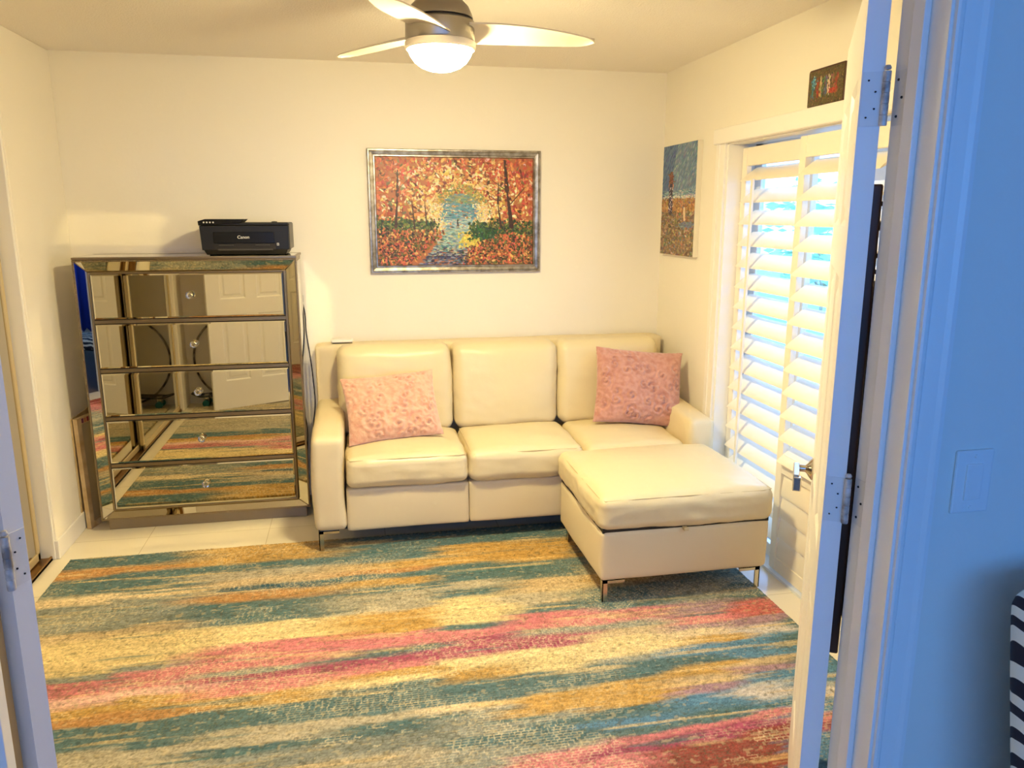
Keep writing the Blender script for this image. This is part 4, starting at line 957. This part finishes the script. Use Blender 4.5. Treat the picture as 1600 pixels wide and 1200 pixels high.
Lk.new(mp.outputs[0],wv_.inputs['Vector']); Lk.new(wv_.outputs['Fac'],rp.inputs[0]); Lk.new(rp.outputs[0],bs.inputs['Base Color'])
e=thing('striped_chair','black and white zebra-striped upholstered chair in the hall at right edge','chair',(1.30,.80,0))
def bw(p,uu):
    q=p.copy(); t=(uu[2]+1)/2; q.x*=.74+.26*t; q.y+=.03*t; return q
link('backrest',rbox(1.372,.985,.705,.600,.10,.62,.045,n=20,crown=(.01,.02,.01),warp=bw),ZEB,e,smooth='all')
link('seat',rbox(1.38,.74,.39,.52,.50,.13,.05,n=16,crown=(.01,.01,.02)),ZEB,e,smooth='all')
for x in (1.16,1.60):
    for y in (.55,.97): link('leg',tube(bmesh.new(),[(x,y,0),(x,y,.34)],[.013,.02],12),BROWNW,e)
# ================================================================ LIGHT
w=bpy.data.worlds.new('world'); sc.world=w; w.use_nodes=True; bg=w.node_tree.nodes['Background']
bg.inputs[1].default_value=SKYS
# overcast glare brighter and whiter on the patio side (+X), clear deep blue on the opposite side
WN=w.node_tree.nodes; WL=w.node_tree.links; wt=WN.new('ShaderNodeTexCoord'); wx=WN.new('ShaderNodeSeparateXYZ'); wr=WN.new('ShaderNodeValToRGB')
WL.new(wt.outputs['Generated'],wx.inputs[0]); WL.new(wx.outputs['X'],wr.inputs[0]); WL.new(wr.outputs[0],bg.inputs[0])
wr.color_ramp.elements[0].position=.25; wr.color_ramp.elements[0].color=(*SKYC,1); wr.color_ramp.elements[1].position=.6; wr.color_ramp.elements[1].color=(*SKYP,1)
def area(name,loc,rot,sx,sy,col=None,power=0,portal=False):
    l=bpy.data.lights.new(name,'AREA'); l.shape='RECTANGLE'; l.size=sx; l.size_y=sy
    if portal: l.cycles.is_portal=True
    else: l.energy=power; l.color=col
    o=bpy.data.objects.new(name,l); C.objects.link(o); o.location=loc; o.rotation_euler=rot; return o
area('patio_daylight_portal',(XR+.24,(RO0+RO1)/2,1.0),(0,math.radians(90),0),2.0,RO1-RO0,portal=True)
area('hall_window_portal',((HW0+HW1)/2,HY0-.15,1.4),(math.radians(90),0,0),HW1-HW0,1.8,portal=True)
sc.cycles.max_bounces=10; sc.cycles.diffuse_bounces=6; sc.cycles.glossy_bounces=6; sc.cycles.transmission_bounces=8; sc.cycles.transparent_max_bounces=12
sc.cycles.caustics_reflective=True; sc.cycles.caustics_refractive=False; sc.cycles.blur_glossy=0
sc.cycles.sample_clamp_indirect=CLAMP; sc.cycles.use_denoising=True

e=thing('blue_curtain','royal blue curtain in the hall, seen only in the edge of the dresser mirror','curtain',(2.56,-.6,.9))
b=bmesh.new(); n=60; A=[];B=[]
for i in range(n+1):
    y=-1.9+2.6*i/n; x=2.55+.02*math.sin(i*1.1); zb=.22+.03*math.sin(i*2.3)
    A.append(b.verts.new((x,y,zb))); B.append(b.verts.new((x,y,2.25)))
for i in range(n): b.faces.new((A[i],A[i+1],B[i+1],B[i]))
o=link('curtain_cloth',b,mat('royal_blue_cloth',(36,60,170),.8),e,smooth='all'); md=o.modifiers.new('s','SOLIDIFY'); md.thickness=.004
link('curtain_rod',tube(bmesh.new(),[(2.55,-1.98,2.26),(2.55,.78,2.26)],.012,10),CHROME,e)

if GUIDE:
    sc.cycles.use_guiding=True; sc.cycles.guiding_training_samples=48; sc.cycles.use_surface_guiding=True
